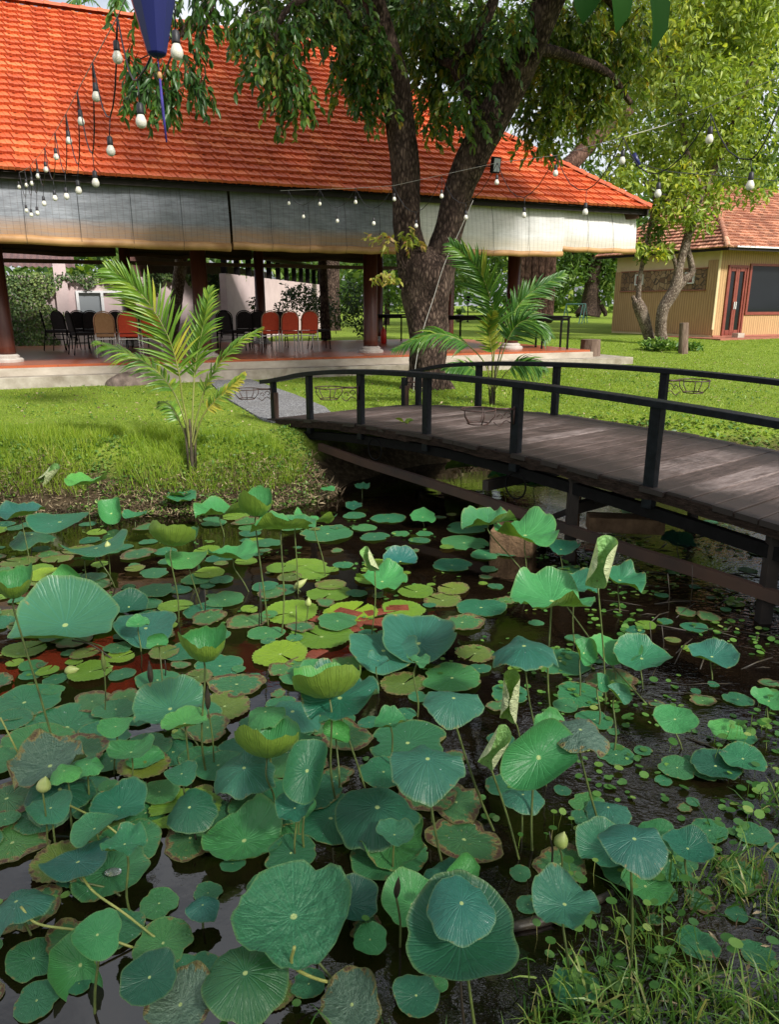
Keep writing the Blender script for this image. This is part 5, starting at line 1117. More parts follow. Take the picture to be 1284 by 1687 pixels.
def rolled(cx,cy,L,bx,by,label,lean=0,wd=.16,cat='rolled lotus leaf'):
    base=onz(bx,by,WZ); c=ony(cx,cy,base.y); depth=c.y*cP-(c.z-CZ)*sP; Lm=L*depth/F; t=thing('rolled_leaf',label,cat,tuple(base)); inv=Matrix.Translation(-base)
    ax=Vector((math.sin(lean),.12,math.cos(lean))).normalized(); lo=c-ax*Lm/2
    me=blade_mesh(Lm/2,.12,3.2 if wd<.2 else 2.75,.07,.0,int(cx),wrk=.028,notch=.0,irr=.05); o=link('blade',me,M['lotpale'],t); o.matrix_parent_inverse=inv
    zz=(Vector((-.35,-1,.15))-ax*ax.dot(Vector((-.35,-1,.15)))).normalized(); xx=ax.cross(zz); mm=Matrix((xx,ax,zz)).transposed().to_4x4(); o.matrix_basis=Matrix.Translation(c)@mm
    b=MB(); b.tube(spline([base+Vector((0,0,-.05)),base.lerp(lo,.5)+Vector((.01,0,0)),lo+ax*Lm*.15],8),.0042,7); o=b.build('stalk',M['stem'],t,smooth=True); o.matrix_parent_inverse=inv
def bud(cx,cy,L,bx,by,label,lean=.1,fat=.36,mat='budmat'):
    base=onz(bx,by,WZ); c=ony(cx,cy,base.y); depth=c.y*cP-(c.z-CZ)*sP; Lm=L*depth/F; t=thing('lotus_bud',label,'lotus bud',tuple(base)); inv=Matrix.Translation(-base)
    ax=Vector((math.sin(lean),.0,math.cos(lean))); n=12; pts=[c-ax*Lm/2+ax*Lm*i/n for i in range(n+1)]; b=MB(); b.tube(pts,[Lm*fat*max(.03,math.sin(PI*min(1,(i/n)**.75))) for i in range(n+1)],12,.08,seed=int(cx)); o=b.build('bud',M[mat],t,smooth=True); o.matrix_parent_inverse=inv
    b=MB(); b.tube(spline([base+Vector((0,0,-.05)),base.lerp(pts[0],.5)+Vector((.008,0,0)),pts[1]],8),.0036,6); o=b.build('stalk',M['stem'],t,smooth=True); o.matrix_parent_inverse=inv
A=None
LV=[
('fan',107,1030,160,199,1069,'lotblue',42,-85,90,'big blue green leaf at the left, creased down the middle and facing the viewer'),
('deep',22,984,62,90,1222,'lotlight',8,-20,30,'closed yellow green cup leaf at the left edge, above the big blue leaf'),
('deep',336,1088,66,341,1275,'lotlight',4,-60,60,'pouch shaped closed yellow green leaf, upper middle left, on a straight stalk'),
('cup',283,900,78,293,1025,'lotlight',4,-120,10,'yellow green funnel leaf, left of the leaning pair near the palm'),
('dish',385,918,84,415,975,'lotlight',8,90,10,'pale green shallow leaf right of the yellow green funnel leaf'),
('sad',310,920,70,337,1005,'lotlight',5,-90,0,'dark sided folded leaf between the funnel leaf and pale shallow leaf'),
('deep',421,850,50,443,1030,'lotlight',6,-40,80,'upright yellow green cup above the large pale leaves, nearest the far bank'),
('wav',463,872,104,462,1046,'lotlight',26,90,20,'large pale leaf with bright underside, on the tall middle stalk'),
('wav',520,860,70,537,950,'lotlight',24,80,50,'smaller wavy leaf to the right of the large pale pair'),
('wav',486,866,70,491,978,'lot',8,80,120,'wavy leaf behind the large pale leaf on the tall middle stalk'),
('dish',143,797,70,150,875,'lotlight',6,130,10,'bright small leaf standing out against the left bank'),
('dish',34,848,74,50,945,'lotblue',6,-90,0,'blue green flat topped leaf near the left edge before the bank'),
('sad',98,860,92,103,890,'lot',6,-90,10,'pale gull wing leaf right of the blue green one by the left bank'),
('umb',52,880,78,48,915,'lotdeep',6,-90,10,'dark shaded leaf low behind the left edge leaves'),
('taco',183,846,54,178,862,'lotlight',20,-40,20,'bright curled leaf with rolled rim at the foot of the bank'),
('dish',222,851,40,222,868,'lot',4,-90,0,'small flat leaf right of the bright curled one'),
('sad',158,903,104,193,968,'lot',16,150,30,'wide saddle leaf with raised right tip, left of the grey bud'),
('taco',108,968,70,112,985,'lotlight',30,-60,60,'upright folded green leaf in the left pads'),
('dish',297,824,56,300,845,'lot',3,-90,0,'oval leaf in front of the palm base, lower of a pair'),
('dish',298,815,42,299,838,'lot',3,-90,40,'small oval leaf in front of the palm base, upper of a pair'),
('wav',362,846,86,370,885,'lotlight',8,60,30,'pale leaf with a wavy rim left of the upright yellow cup'),
('fan',212,1000,62,214,1010,'lotdeep',40,-80,90,'dark green upright leaf just right of the big blue one'),
('sad',240,1035,98,243,1052,'lotblue',14,-60,15,'blue green gull wing leaf right of the big creased leaf'),
('dish',280,1168,120,335,1230,'lotblue',26,-90,20,'round blue green leaf facing the viewer, middle left, stalk leaning right'),
('sad',190,1197,54,187,1275,'lotlight',4,-90,0,'small yellow green butterfly leaf left of the round blue green leaf'),
('wav',82,1262,128,100,1310,'lotold',14,-100,40,'withered grey wrinkled leaf at the left over dark leaves'),
('umb',98,1300,120,110,1340,'lotdeep',16,-60,40,'dark leaf beneath the withered grey one'),
('dish',196,1330,96,None,.08,'lot',10,-90,10,'low round mid green leaf right of the bent yellow stalk top'),
('umb',312,1330,94,330,1385,'lotdeep',26,-120,30,'dark folded leaf with a torn slit, left of the large light dish'),
('umb',402,1265,116,372,1325,'lotblue',18,-110,0,'dark bluish drooping leaf behind the curled rim cup'),
('cup',440,1248,112,452,1338,'lotlight',6,-70,10,'yellow green cup leaf with curled rim, centre left'),
('taco',506,1270,96,503,1402,'lot',38,-150,-12,'folded leaf with rolled twisted edge, just right of the curled rim cup'),
('quilt',402,1385,136,462,1396,'lotlight',14,-100,10,'large light green dish with bright underside rim, above the biggest leaf'),
('cup',543,1150,116,557,1320,'lotlight',8,70,50,'yellow green shell shaped cup in the middle of the pond'),
('wav',560,1150,140,607,1297,'lot',22,-80,50,'large wavy leaf just behind the yellow green shell cup'),
('umb',482,1172,112,486,1200,'lotblue',8,-90,20,'dark bluish arched leaf left of the yellow green shell cup'),
('umb',622,1330,150,580,1392,'lotdeep',24,-90,30,'broad dark smooth leaf in the middle, right of the folded leaf'),
('umb',705,1250,142,742,1447,'lotblue',6,-80,10,'umbrella shaped drooping leaf on a bent stalk, centre right'),
('umb',748,1150,108,823,1367,'lotblue',8,-90,20,'wrinkled drooping leaf on a long stalk leaning right'),
('quilt',484,1510,198,580,1628,'lotwr',34,-88,70,'biggest leaf, quilted light green, low in the foreground facing the viewer'),
('umb',761,1488,128,787,1692,'lotblue',26,-90,20,'round blue green leaf laid over the darkest large leaf, lower centre right'),
('fan',760,1548,178,770,1690,'lotdeep',30,-90,90,'darkest large leaf, lower centre right, under a rounder blue green one'),
('flat',686,1640,78,690,1665,'lot',16,-90,20,'plain leaf by the bottom edge between stalks'),
('dish',680,1490,104,None,.05,'lotlight',22,-90,40,'mid green leaf right of the biggest leaf, under a bent brown stalk'),
('umb',740,1440,94,None,.10,'lot',12,-90,0,'half hidden leaf above the laid over pair, lower centre right'),
('umb',404,1603,152,400,1690,'lotdeep',34,-90,80,'dark large leaf below the biggest leaf, turned to the viewer'),
('flat',246,1610,96,262,1680,'lotdeep',28,-90,20,'dark leaf at the bottom left behind the grey edged one'),
('wav',297,1655,114,300,1700,'lotold',30,-90,10,'grey edged wrinkled leaf at the bottom left centre'),
('taco',132,1590,104,135,1612,'lotlight',24,-60,35,'folded bright green leaf at the bottom left, lower of the pair'),
('sad',160,1540,78,153,1672,'lotlight',18,-60,40,'tilted small bright leaf at the bottom left, upper of the pair'),
('sad',128,1420,112,222,1480,'lotblue',28,130,40,'tilted blue green leaf with pale torn tip, on an arching yellow stalk'),
('umb',26,1485,120,60,1545,'lotblue',26,150,60,'bluish drooping leaf cut by the left edge, on a dark elbow stalk'),
('flat',180,1435,128,None,.04,'padlot',14,-90,30,'wide floating leaf holding a large water drop, lower left'),
('wav',866,882,116,872,962,'lotlight',8,-70,0,'light wavy leaf in front of the left stone block'),
('wav',806,862,96,885,966,'lot',14,150,40,'blue green leaf with ruffled rim left of the stone block'),
('wav',910,990,140,911,1180,'lotlight',6,-90,20,'wide light dish with bright green underside, right of centre'),
('wav',948,965,84,950,1060,'lot',10,-90,90,'ruffled leaf behind the wide light dish'),
('wav',1022,956,82,1024,1010,'lot',10,-60,30,'light leaf right of the tall pale scroll'),
('dish',1012,1076,84,1016,1120,'lotlight',18,-80,30,'bright round leaf below the pale scroll'),
('dish',1058,1085,96,1062,1135,'lot',20,-100,60,'mid green leaf just right of the bright round one'),
('dish',1174,1082,78,1176,1120,'lotblue',22,-90,60,'lone blue green leaf in dark water at the right'),
('umb',864,1064,124,890,1207,'lotblue',8,140,0,'dark topped leaf with long leaning stalk right of the pads'),
('flat',1113,1185,70,1130,1235,'lotlight',34,-110,10,'bright upright oval leaf at the right in dark water'),
('umb',957,1202,104,1005,1382,'lotold',8,-90,20,'greyish crumpled leaf on a tall stalk right of centre'),
('taco',888,1248,128,880,1402,'lotlight',40,-140,-55,'glowing yellow green leaf with thick rolled rim, right of centre'),
('umb',1046,1382,118,1043,1592,'lotblue',20,-90,20,'large blue green leaf on a tall straight stalk, lower right'),
('dish',1134,1398,80,1137,1492,'lot',10,-90,10,'leaf touching the right side of the tall stalk leaf'),
('dish',1003,1400,108,None,.04,'lot',8,-90,30,'wide flat leaf behind the tall stalk leaf, lower right'),
('wav',931,1490,114,942,1602,'lotblue',14,-90,30,'smooth blue green leaf above the half sunk log'),
('dish',1064,1460,84,1070,1500,'lotlight',20,-90,10,'bright green squarish leaf below the tall stalk leaf'),
('umb',1003,1330,84,1005,1350,'lotblue',10,120,0,'bluish leaf with a raised pointed corner, lower right'),
('dish',1268,1155,60,1272,1200,'lotlight',14,-90,0,'bright leaf cut by the right edge halfway down'),
('flat',1180,1262,80,1185,1280,'lotdeep',12,-90,0,'shaded leaf low in the right hand water plants'),
('flat',1225,1250,74,1228,1275,'lot',12,-90,0,'mid green leaf near the right edge over pennywort'),
('flat',1200,1205,60,1205,1222,'lotlight',10,-60,0,'small light leaf right of the bright upright oval one'),
('wav',630,958,88,632,985,'lotlight',10,-90,20,'pale green leaf behind the closed folded bud leaf'),
('fan',660,925,56,662,945,'lotblue',34,-80,90,'blue green shell leaf just right of the closed bud leaf'),
('flat',697,852,46,700,868,'lotlight',36,-80,10,'small upright round leaf in the dark under the bridge end'),
('fan',690,1060,128,690,1085,'lotblue',20,-90,0,'very large blue leaf with a water drop in the middle of the pond'),
('sad',632,1072,118,620,1096,'lotblue',8,-90,10,'bluish gull wing leaf overlapping the very large one'),
('dish',560,1165,60,None,.05,'lotdeep',8,-90,10,'low shaded leaf between the shell cup and the bluish arched leaf'),
('dish',597,803,28,598,822,'lot',20,-90,0,'tiny round leaf at the dark corner under the bridge end'),
('flat',583,833,30,584,842,'lotdeep',30,-90,0,'little dark leaf beside the round stone at the bank'),
('flat',540,806,26,541,826,'lotlight',8,-90,0,'little light leaf rising from the litter at the bank end'),
('wav',760,770,60,762,800,'lotlight',20,120,0,'bright pointed leaf in the shade right under the bridge deck'),
('dish',880,800,64,884,840,'lotlight',10,-90,0,'light leaf behind the bridge beam left part'),
('dish',830,790,56,834,830,'lotlight',10,-60,0,'bright leaf seen through the gap beneath the deck'),
('dish',925,905,60,927,940,'lot',10,-90,0,'leaf in shade right of the left stone block'),
('wav',1040,845,56,1042,860,'lotlight',12,-60,0,'yellow green leaf beyond the broken stone block'),
('dish',1118,895,56,1120,925,'lotdeep',30,-90,0,'dark upright leaf in front of bright water beyond the beam'),
('flat',1268,705,66,1270,725,'lotblue',6,-90,0,'blue green leaf on the grass edge beyond the far railing'),
('flat',1232,722,34,1234,735,'lotlight',6,-90,0,'small light leaf beyond the far railing at the pond edge'),
('dish',240,1255,60,None,.03,'lotlight',6,-90,0,'low fresh leaf under the small butterfly leaf'),
('cup',310,1135,30,312,1160,'lotlight',20,-60,0,'tiny folded leaf below the pouch shaped leaf'),
('wav',645,1390,120,None,.03,'padlot',8,-90,0,'wide leaf lying just below the broad dark smooth leaf'),
('dish',575,1490,100,None,.05,'lotdeep',14,-90,0,'dark leaf tucked behind the right side of the biggest leaf'),
('flat',520,1535,40,None,.10,'lotlight',8,-90,0,'tiny round leaf peeping under the biggest leaf'),
('flat',610,1548,60,None,.04,'lotlight',16,-90,0,'small bright leaf near the white bud in the foreground'),
('wav',580,1655,110,560,1700,'lotold',30,-130,0,'half rotten pale leaf at the bottom, left of the plain one'),
]
pads=[]
for L_ in LV:
    t,c,bs=lotus(*L_[:6],*L_[6:10],L_[10],stem=('stemdark' if L_[6] in('lotdeep',) else 'stem'))
# arching yellow stalks
def stalk(pts,label,r=.0042,mat='stemlight'):
    b=MB(); b.tube(spline([onz(x,y,WZ+h) for x,y,h in pts],18),r,8,.04); tag(b.build('bent_stalk',M[mat],smooth=True),label,'stalk')
stalk([(95,1318,.10),(160,1350,.14),(200,1380,.08),(240,1424,.0)],'bent yellow green stalk running down from the withered grey leaf')
stalk([(125,1422,.12),(150,1465,.13),(205,1505,.07),(262,1550,.0)],'arching yellow stalk below the tilted leaf with the torn tip')
stalk([(34,1494,.14),(62,1522,.12),(140,1535,.08),(222,1562,.0)],'yellow stalk with a dark elbow from the left edge drooping leaf')
stalk([(0,1182,.22),(18,1218,.12),(36,1255,.0)],'thick yellow green stalk at the left edge above the withered leaf')
stalk([(485,1560,.30),(482,1590,.22),(520,1612,.12),(580,1626,.0)],'curved yellow green stalk under the biggest leaf',.005)
stalk([(935,1000,.12),(990,1075,.10),(1035,1125,.03),(1066,1160,.0)],'long thin stalk crossing behind the tall pale scroll',.0045,'stem')
stalk([(118,1055,.12),(150,1062,.08),(184,1085,.0)],'short dark stalk slanting below the big blue leaf',.005,'stemdark')
rolled(993,925,92,1001,1160,'tall pale green scroll, a rolled leaf standing right of centre',.22,.30)
rolled(818,1230,78,861,1415,'pale scroll leaning left beside the glowing yellow green leaf',.5,.26)
rolled(844,1144,86,859,1212,'thin pointed rolled leaf standing alone among the small floating leaves',.06,.14)
rolled(84,784,46,94,835,'thin rolled leaf leaning right in front of the tall bank grass',.75,.16)
rolled(611,920,44,611,1046,'closed cream green bud leaf on a straight stalk, upper middle',-.45,.26)
bud(177,898,15,180,966,'small grey green pointed bud by the wide saddle leaf',.0,.36)
bud(72,1292,32,76,1402,'cream coloured opening bud under the withered leaf at left',.3,.36)
bud(926,1384,34,925,1436,'yellow green split bud, lower right, behind the smooth leaf',.2,.34)
bud(508,992,18,501,1030,'small pointed yellow bud among the lily pads',.1,.3)
bud(247,1108,44,249,1135,'brown pointed dead bud left of the round blue green leaf',.0,.11,'stemdark')
bud(170,1090,40,170,1178,'thin brown green closed bud standing in the left pads',.0,.10,'stem')
bud(342,1150,46,352,1262,'narrow brown folded bud behind the pouch leaf stalk',.05,.10,'stemdark')
bud(655,1462,46,659,1560,'hooked brown dead stalk tip over the mid green leaf, lower centre',.1,.12,'stemdark')
bud(688,1570,26,672,1578,'whitish green fallen bud lying in dark water, lower centre',1.3,.24)
bud(118,1104,26,118,1112,'pale dry curled petal lying on the left pads',1.4,.32)
bud(495,962,30,500,975,'bent yellow green young leaf, folded, amid upper pads',.9,.2)
r_=random.Random(41)
# floating pads: placed ones then fill
PROT={}
def prot(kind,i):
    k=(kind,i)
    if k not in PROT:
        lily=kind.startswith('lily'); PROT[k]=blade_mesh(1.0,.04,0,.022 if not lily else .012,0,900+i*7+len(kind),nr=6,ns=44,lily=lily,irr=.055 if kind!='padold' else .11,notch=.18,wrk=.004)
        PROT[k].materials.append(M[kind])
    return PROT[k]
placed=[]
LAB={'padlot':'flat green lotus pad lying on the water','padold':'floating lotus pad with browned holes and edges','lily':'yellow green lily pad with a notch and toothed edge','lilyold':'dull olive lily pad with brown spots'}
def pad(kind,x,y,w_,label=None,grp=None,lift=None,asp=None):
    p=onz(x,y,WZ); depth=p.y*cP-(p.z-CZ)*sP; Rr=w_/2*depth/F; put(kind,p,Rr,label,grp,lift)
def put(kind,p,Rr,label,grp,lift=None):
    me=prot(kind,r_.randrange(5)); o=bpy.data.objects.new('lily_pad' if kind.startswith('lily') else 'lotus_pad',me); C.objects.link(o)
    n=sum(1 for q in placed if (q[0]-p.x)**2+(q[1]-p.y)**2<(q[2]+Rr)**2); z=WZ+.003+.006*min(n,6)+r_.uniform(0,.003)
    o.location=(p.x,p.y,z); o.scale=(Rr,Rr,Rr); o.rotation_euler=(r_.uniform(-.025,.025),r_.uniform(-.025,.025),r_.uniform(0,6.28)); placed.append((p.x,p.y,Rr)); tag(o,label,'floating leaf',grp)
PD=[('lily',530,1050,100,'large yellow green lily pad behind the water lily bud'),('lily',480,1010,92,'yellow green lily pad left of the red bricks'),('lily',578,1010,86,'yellow green lily pad directly behind the red bricks'),('lily',543,980,72,'lily pad with a clear notch above the bricks'),('lily',462,1080,94,'roundest bright lily pad below the twin tall stalks'),('lily',503,932,66,'lily pad between the straight middle stalks'),('lily',516,945,62,'bright lily pad in the middle distance, left of the closed bud'),
('lily',665,1005,72,'toothed olive lily pad right of the bricks'),('lilyold',665,1128,76,'dull round lily pad right of the shell cup'),('lilyold',730,990,64,'olive pad with torn rim in open water'),('lilyold',748,972,54,'small spotted pad furthest into the open water'),('lilyold',783,1078,62,'spotted olive pad below the open brown water'),('padlot',793,1003,80,'smooth green pad pierced by a thin stick, right of the spotted ones'),('padold',762,1028,74,'pad with pale holes right of the very large blue leaf'),
('padlot',745,932,66,'smooth pad in open water below the small round leaf'),('padlot',870,1090,0,''),('padlot',924,1090,100,'wide pale pad behind the leaning long stalk'),('padlot',955,1145,80,'blue green pad below the wide pale pad'),('padold',1010,1122,80,'pad with a yellow patch right of the dark water'),('padlot',980,1187,60,'pad half behind the greyish crumpled leaf'),('padlot',840,1297,78,'round smooth pad beneath the glowing leaf'),('padlot',745,1120,100,'pale round pad behind the wrinkled drooping leaf'),('padlot',672,1225,132,'wide pale veined pad in the centre'),('padlot',632,1275,84,'bright round pad overlapping the wide veined pad'),
('padold',765,1385,118,'large pad with yellow blotches, centre right'),('padold',752,1325,96,'torn edged dark rimmed pad left of the leaning stalk'),('padold',700,1310,100,'browned pad with a round hole, centre'),('padlot',545,1350,130,'blue green pad left of the broad dark leaf'),('padlot',640,1410,126,'wide smooth pad below the broad dark leaf'),('padlot',455,1195,100,''),('padlot',470,1240,140,'broad pad left of centre with scattered drops'),('padold',570,1215,90,'pad with a bitten edge beside the bright sky reflection'),
('padlot',285,1240,80,'pad below the round blue green leaf'),('padlot',330,1250,70,'round pad at the foot of the pouch leaf stalk'),('lilyold',370,1165,90,'pale yellow spotted lily pad behind narrow bud'),('padold',390,1130,86,'spotted pad in the middle left'),('padlot',110,1200,150,'very wide pad with water drops at left'),('padlot',40,1160,120,'wide pad at the left edge with drops'),('padlot',60,1230,130,'wide pad behind the withered leaf'),('padlot',170,1215,90,'pad between the left stalks'),('padlot',130,1310,110,'dark pad under bent stalk'),('padlot',240,1340,70,'pad right of low round leaf'),
('padlot',1010,1395,0,''),('padold',925,1425,90,'blotched olive pad behind the smooth blue green leaf'),('padlot',1105,1420,90,'pad beneath the right tall leaf'),('padlot',1170,1370,60,'pad near the bright ripple at lower right'),('padlot',1240,1375,60,'pad by the right edge in grasses'),('padlot',55,1580,90,'pad lying in the sky reflection at the bottom left corner'),('padold',120,1550,90,'pad with brown corner under the yellow stalk'),('padlot',60,1650,76,'round edged pad at the bottom left corner'),('padlot',190,1535,90,'light pad between the yellow stalks'),('padlot',262,1490,66,'round notched pad right of the arching stalk'),('padold',20,1390,120,'pale speckled pad at the left edge'),('padold',40,1500,110,'pale worn pad under the left edge drooping leaf'),
('padlot',1150,1555,70,'pad among the marsh grass at right'),('padlot',1250,1575,60,'pad near the right bottom bank'),('padlot',840,1145,66,'pad behind the thin pointed roll'),('padlot',600,870,40,'small pad near the dark bank'),('padlot',540,880,90,'pale pad in the upper pond'),('padlot',640,855,56,'pad in the shade by bridge end'),('padlot',700,880,30,'small pale pad under the bridge'),('padlot',660,880,30,'small pad close to the shell leaf'),('padlot',770,870,70,'pad in shade left of ruffled leaf'),('padlot',765,895,76,'light pad left of the stone block'),('padlot',760,905,60,''),('padlot',800,915,50,'pad under the leaning stalk by the block')]
for kd,x,y,w_,lab in PD:
    if w_ and lab: pad(kd,x,y,w_,lab)
# fill
cnt=0
def dens(px,py):
    if px<700 and 850<py<1420: return 1.0 if px<520 else .8
    if px<560 and py>=1420: return .26
    if 700<=px<900 and py<1000: return .35
    if 560<=px<860 and 1060<py<1480: return .38
    if 860<=px<1284 and 1050<py<1500: return .24
    if py<1050 and px>1000: return .25
    return .08
for it in range(4200):
    px=r_.uniform(-60,1330); py=845+(1687-845)*r_.random()**1.15
    if r_.random()>dens(px,py): continue
    p=onz(px,py,WZ)
    if float(pond_sd(np.array([p.x]),np.array([p.y]))[0])>-.12: continue
    if 560<px<690 and 995<py<1035: continue
    yy=np.clip((py-850)/500,0,1); Rr=r_.uniform(.035,.145) if px<700 else r_.uniform(.03,.10)
    mx=.54 if px<560 and py<1450 else .8
    if any((q[0]-p.x)**2+(q[1]-p.y)**2<((q[2]+Rr)*mx)**2 for q in placed): continue
    if len(placed)>430: break
    up_=py<1130; kd=r_.choices(['padlot','padold','lily','lilyold'],[.5,.2,.2,.1] if up_ else [.62,.3,.02,.06])[0]
    zone='left' if px<430 else 'middle' if px<860 else 'right'; far_='far' if py<1000 else 'middle' if py<1300 else 'near'
    ad={'padlot':'plain green lotus pad','padold':'brown edged lotus pad','lily':'yellow green notched lily pad','lilyold':'olive spotted lily pad'}[kd]
    put(kd,p,Rr,f'{ad} floating unnoticed among its like in the {far_} {zone} of the pond'.replace(' unnoticed',''),f'{ad}s floating in the {far_} {zone} pond'); cnt+=1
print('pads',len(placed))
# small raised leaves scattered between the named ones
for k in range(38):
    px=r_.uniform(20,1180); py=r_.uniform(900,1560)
    if r_.random()>(1 if px<760 else .45) or (860<px and py<1000): continue
    h=r_.uniform(.08,.34); p=onz(px,py,WZ)
    if float(pond_sd(np.array([p.x]),np.array([p.y]))[0])>-.25: continue
    top=ony(px,py,p.y); c=Vector((p.x,p.y,WZ+h)); d_=c.y*cP-(c.z-CZ)*sP; u_=642+F*c.x/d_; v_=843.5-F*(c.y*sP+(c.z-CZ)*cP)/d_
    z_='left' if px<430 else 'middle' if px<860 else 'right'; mt=r_.choice(['lotlight','lotblue','lot','lotlight']); ty=r_.choice(['dish','sad','wav','taco','umb'])
    cn={'lotlight':'bright','lotblue':'bluish','lot':'mid green'}[mt]
    t,_,_=lotus(ty,u_,v_,r_.uniform(.09,.20)*F/d_,px,py,mt,r_.uniform(0,30),r_.uniform(-180,180),r_.uniform(0,180),f'small {cn} lotus leaf raised on a thin stalk, {z_} of the pond'); t['group']=f'small raised {cn} lotus leaves, {z_}'
# straight bare stalks
for k,(x,y,h,lab) in enumerate(((430,1030,70,'a'),(425,1035,75,'b'),(485,1050,52,'c'),(336,1010,40,'d'),(270,1115,28,'e'),(870,905,60,'f'),(1285,880,90,'g'),(1138,1000,70,'h'),(1103,1005,60,'i'),(1093,1090,60,'j'),(1072,1095,70,'k'),(910,1430,60,'l'),(312,1140,20,'m'))):
    base=onz(x,y,WZ); top=ony(x+r_.uniform(-5,5),y-h,base.y); b=MB(); b.tube([base+Vector((0,0,-.05)),base.lerp(top,.5)+Vector((.008,0,0)),top],[.0042,.0036,.0022],6); tag(b.build('bare_stalk',M['stemdark'],smooth=True),'thin dark leafless lotus stalk sticking up from the pond water','stalk','bare dark stalks sticking out of the water')
# water drops resting on leaves
a=N('water_drop'); a.col((.75,.82,.80)); a.rough(.03); a.b.inputs['Transmission Weight'].default_value=.85; a.b.inputs['IOR'].default_value=1.33; M['drop']=a.mat
def drop(cx,cy,h,r,label):
    p=onz(cx,cy,WZ+h); b=MB(); b.lathe([(r,0),(r*.97,r*.12),(r*.75,r*.28),(r*.4,r*.38),(.0005,r*.42)],(0,0,0),18); o=b.build('water_drop',M['drop'],smooth=True); o.location=p; o.scale=(1.3,.9,1); tag(o,label,'water drop')
drop(186,1437,.06,.024,'large clear water drop lying on the wide floating leaf at lower left'); drop(679,1074,.04,.03,'clear water drop on the very large blue leaf, mid pond')
# =============== GRASS AND GROUND STUFF ===============
TG=np.array([(0,.5,0),(0,-.5,0),(.5,.4,.03),(.5,-.4,.03),(1,0,-.05)],float); FG=[(0,1,3,2),(2,3,4)]
TG2=np.array([(0,.4,0),(0,-.4,0),(.3,.5,.0),(.3,-.5,.0),(.65,.35,.0),(.65,-.35,.0),(1,0,0)],float); FG2=[(0,1,3,2),(2,3,5,4),(4,5,6)]
pathw=[(p.x,p.y) for p in pw]
def inpoly(X,Y,poly):
    ins=np.zeros(X.shape,bool); n=len(poly)
    for i in range(n):
        (ax,ay),(bx,by)=poly[i],poly[(i+1)%n]
        ins^=((ay>Y)!=(by>Y))&(X<(bx-ax)*(Y-ay)/((by-ay) or 1e-9)+ax)
    return ins
def inpav(X,Y,m=.35):
    u=(X-PO.x)*U.x+(Y-PO.y)*U.y; wv=(X-PO.x)*W.x+(Y-PO.y)*W.y
    return (wv>-m)&(wv<7.6)&(u>-9)&(u<UR+1.05)
def onbridge(X,Y):
    t=(X-BO.x)*BU.x+(Y-BO.y)*BU.y; s_=(X-BO.x)*BN.x+(Y-BO.y)*BN.y
    return (t>-.3)&(s_>-.15)&(s_<BWD+.1)
def grass(name,label,n,box,hl,hw,mat,cond=None,lean=.35,T=TG,FF=FG,kind='stuff',sdmin=.35,droop=0,cat='grass'):
    X=rng.uniform(box[0],box[1],n); Y=rng.uniform(box[2],box[3],n)
    k=pond_sd(X,Y)>sdmin; k&=~inpoly(X,Y,pathw); k&=~inpav(X,Y); k&=~onbridge(X,Y)
    vis=np.abs(X)<.62*np.maximum(Y,1)+1.2; k&=vis
    if cond is not None: k&=cond(X,Y)
    X=X[k];Y=Y[k];n=len(X); Z=terr(X,Y)-.01; D=rng.normal(0,lean,(n,3)); D[:,2]=1
    pat=np.clip(.5+.3*np.sin(X*1.7+Y*.9)*np.cos(Y*2.1-X*.6)+.3*np.sin(X*7.1+np.sin(Y*5)*2)*np.cos(Y*8.3+X*2)+.2*np.sin(X*17+Y*9)*np.cos(Y*19-X*6),0,1)
    L=rng.uniform(hl[0],hl[1],n)*(.75+.5*pat)
    return tag(leaves(name,np.stack([X,Y,Z],1),D,L,rng.uniform(hw[0],hw[1],n),M[mat],T=T,FF=FF,rnd=.65*rng.random(n)+.35*pat,droop=droop,roll=2),label,cat,kind=kind)
grass('lawn_grass','short bright green lawn grass between the pond and the pavilion',95000,(-8.5,4.5,7.6,16.5),(.022,.055),(.005,.010),'grass',lean=.75)
grass('lawn_grass','short bright green lawn grass beyond the bridge',90000,(-1,14,9.5,27),(.03,.065),(.009,.016),'grass',lean=.7)
grass('tall_grass','taller uncut grass along the pond bank on the left',30000,(-6.5,-.9,7.2,8.9),(.09,.17),(.004,.007),'grass',cond=lambda X,Y:(Y<8.9-.25*(X+3.5))&(np.sin(X*2.3)+np.sin(X*5.1+1)>-.9+.55*(X+2.2)),sdmin=.3)
lxy=rng.uniform(-7,-.2,60000),rng.uniform(6.9,9.4,60000)
def scatter(name,label,n,box,s,asp,mat,cond,cat,lift=.01,up=.25,T=T4,FF=F4):
    X=rng.uniform(box[0],box[1],n);Y=rng.uniform(box[2],box[3],n); d=pond_sd(X,Y); k=cond(X,Y,d)&~onbridge(X,Y)&~inpoly(X,Y,pathw); X=X[k];Y=Y[k];n=len(X)
    Z=np.maximum(terr(X,Y),WZ)+rng.random(n)*lift; D=rng.normal(0,1,(n,3)); D[:,2]=np.abs(D[:,2])*up
    return tag(leaves(name,np.stack([X,Y,Z],1),D,rng.uniform(.5,1.4,n)*s,rng.uniform(.6,1.2,n)*s*asp,M[mat],T=T,FF=FF,roll=.5),label,cat,kind='stuff')
LW=lambda X,Y,d:(d>.35)&~inpav(X,Y)&(np.abs(X)<.62*Y+1)&(cl0(X,Y)>.15)
cl0=lambda X,Y: np.sin(X*3.3+np.sin(Y*2))*np.cos(Y*2.9-X)+.4*np.sin(X*9+Y*7)
scatter('lawn_weeds','small broad leaved weeds growing through the lawn',15000,(-8,9,7.5,17),.045,.6,'cover',LW,'weeds',.04,.5)
scatter('lawn_litter','fallen dry leaves and straw lying on the lawn',2600,(-8,10,7.5,22),.05,.5,'litter',lambda X,Y,d:(d>.2)&~inpav(X,Y)&(np.abs(X)<.62*Y+1),'litter',.05,.3)
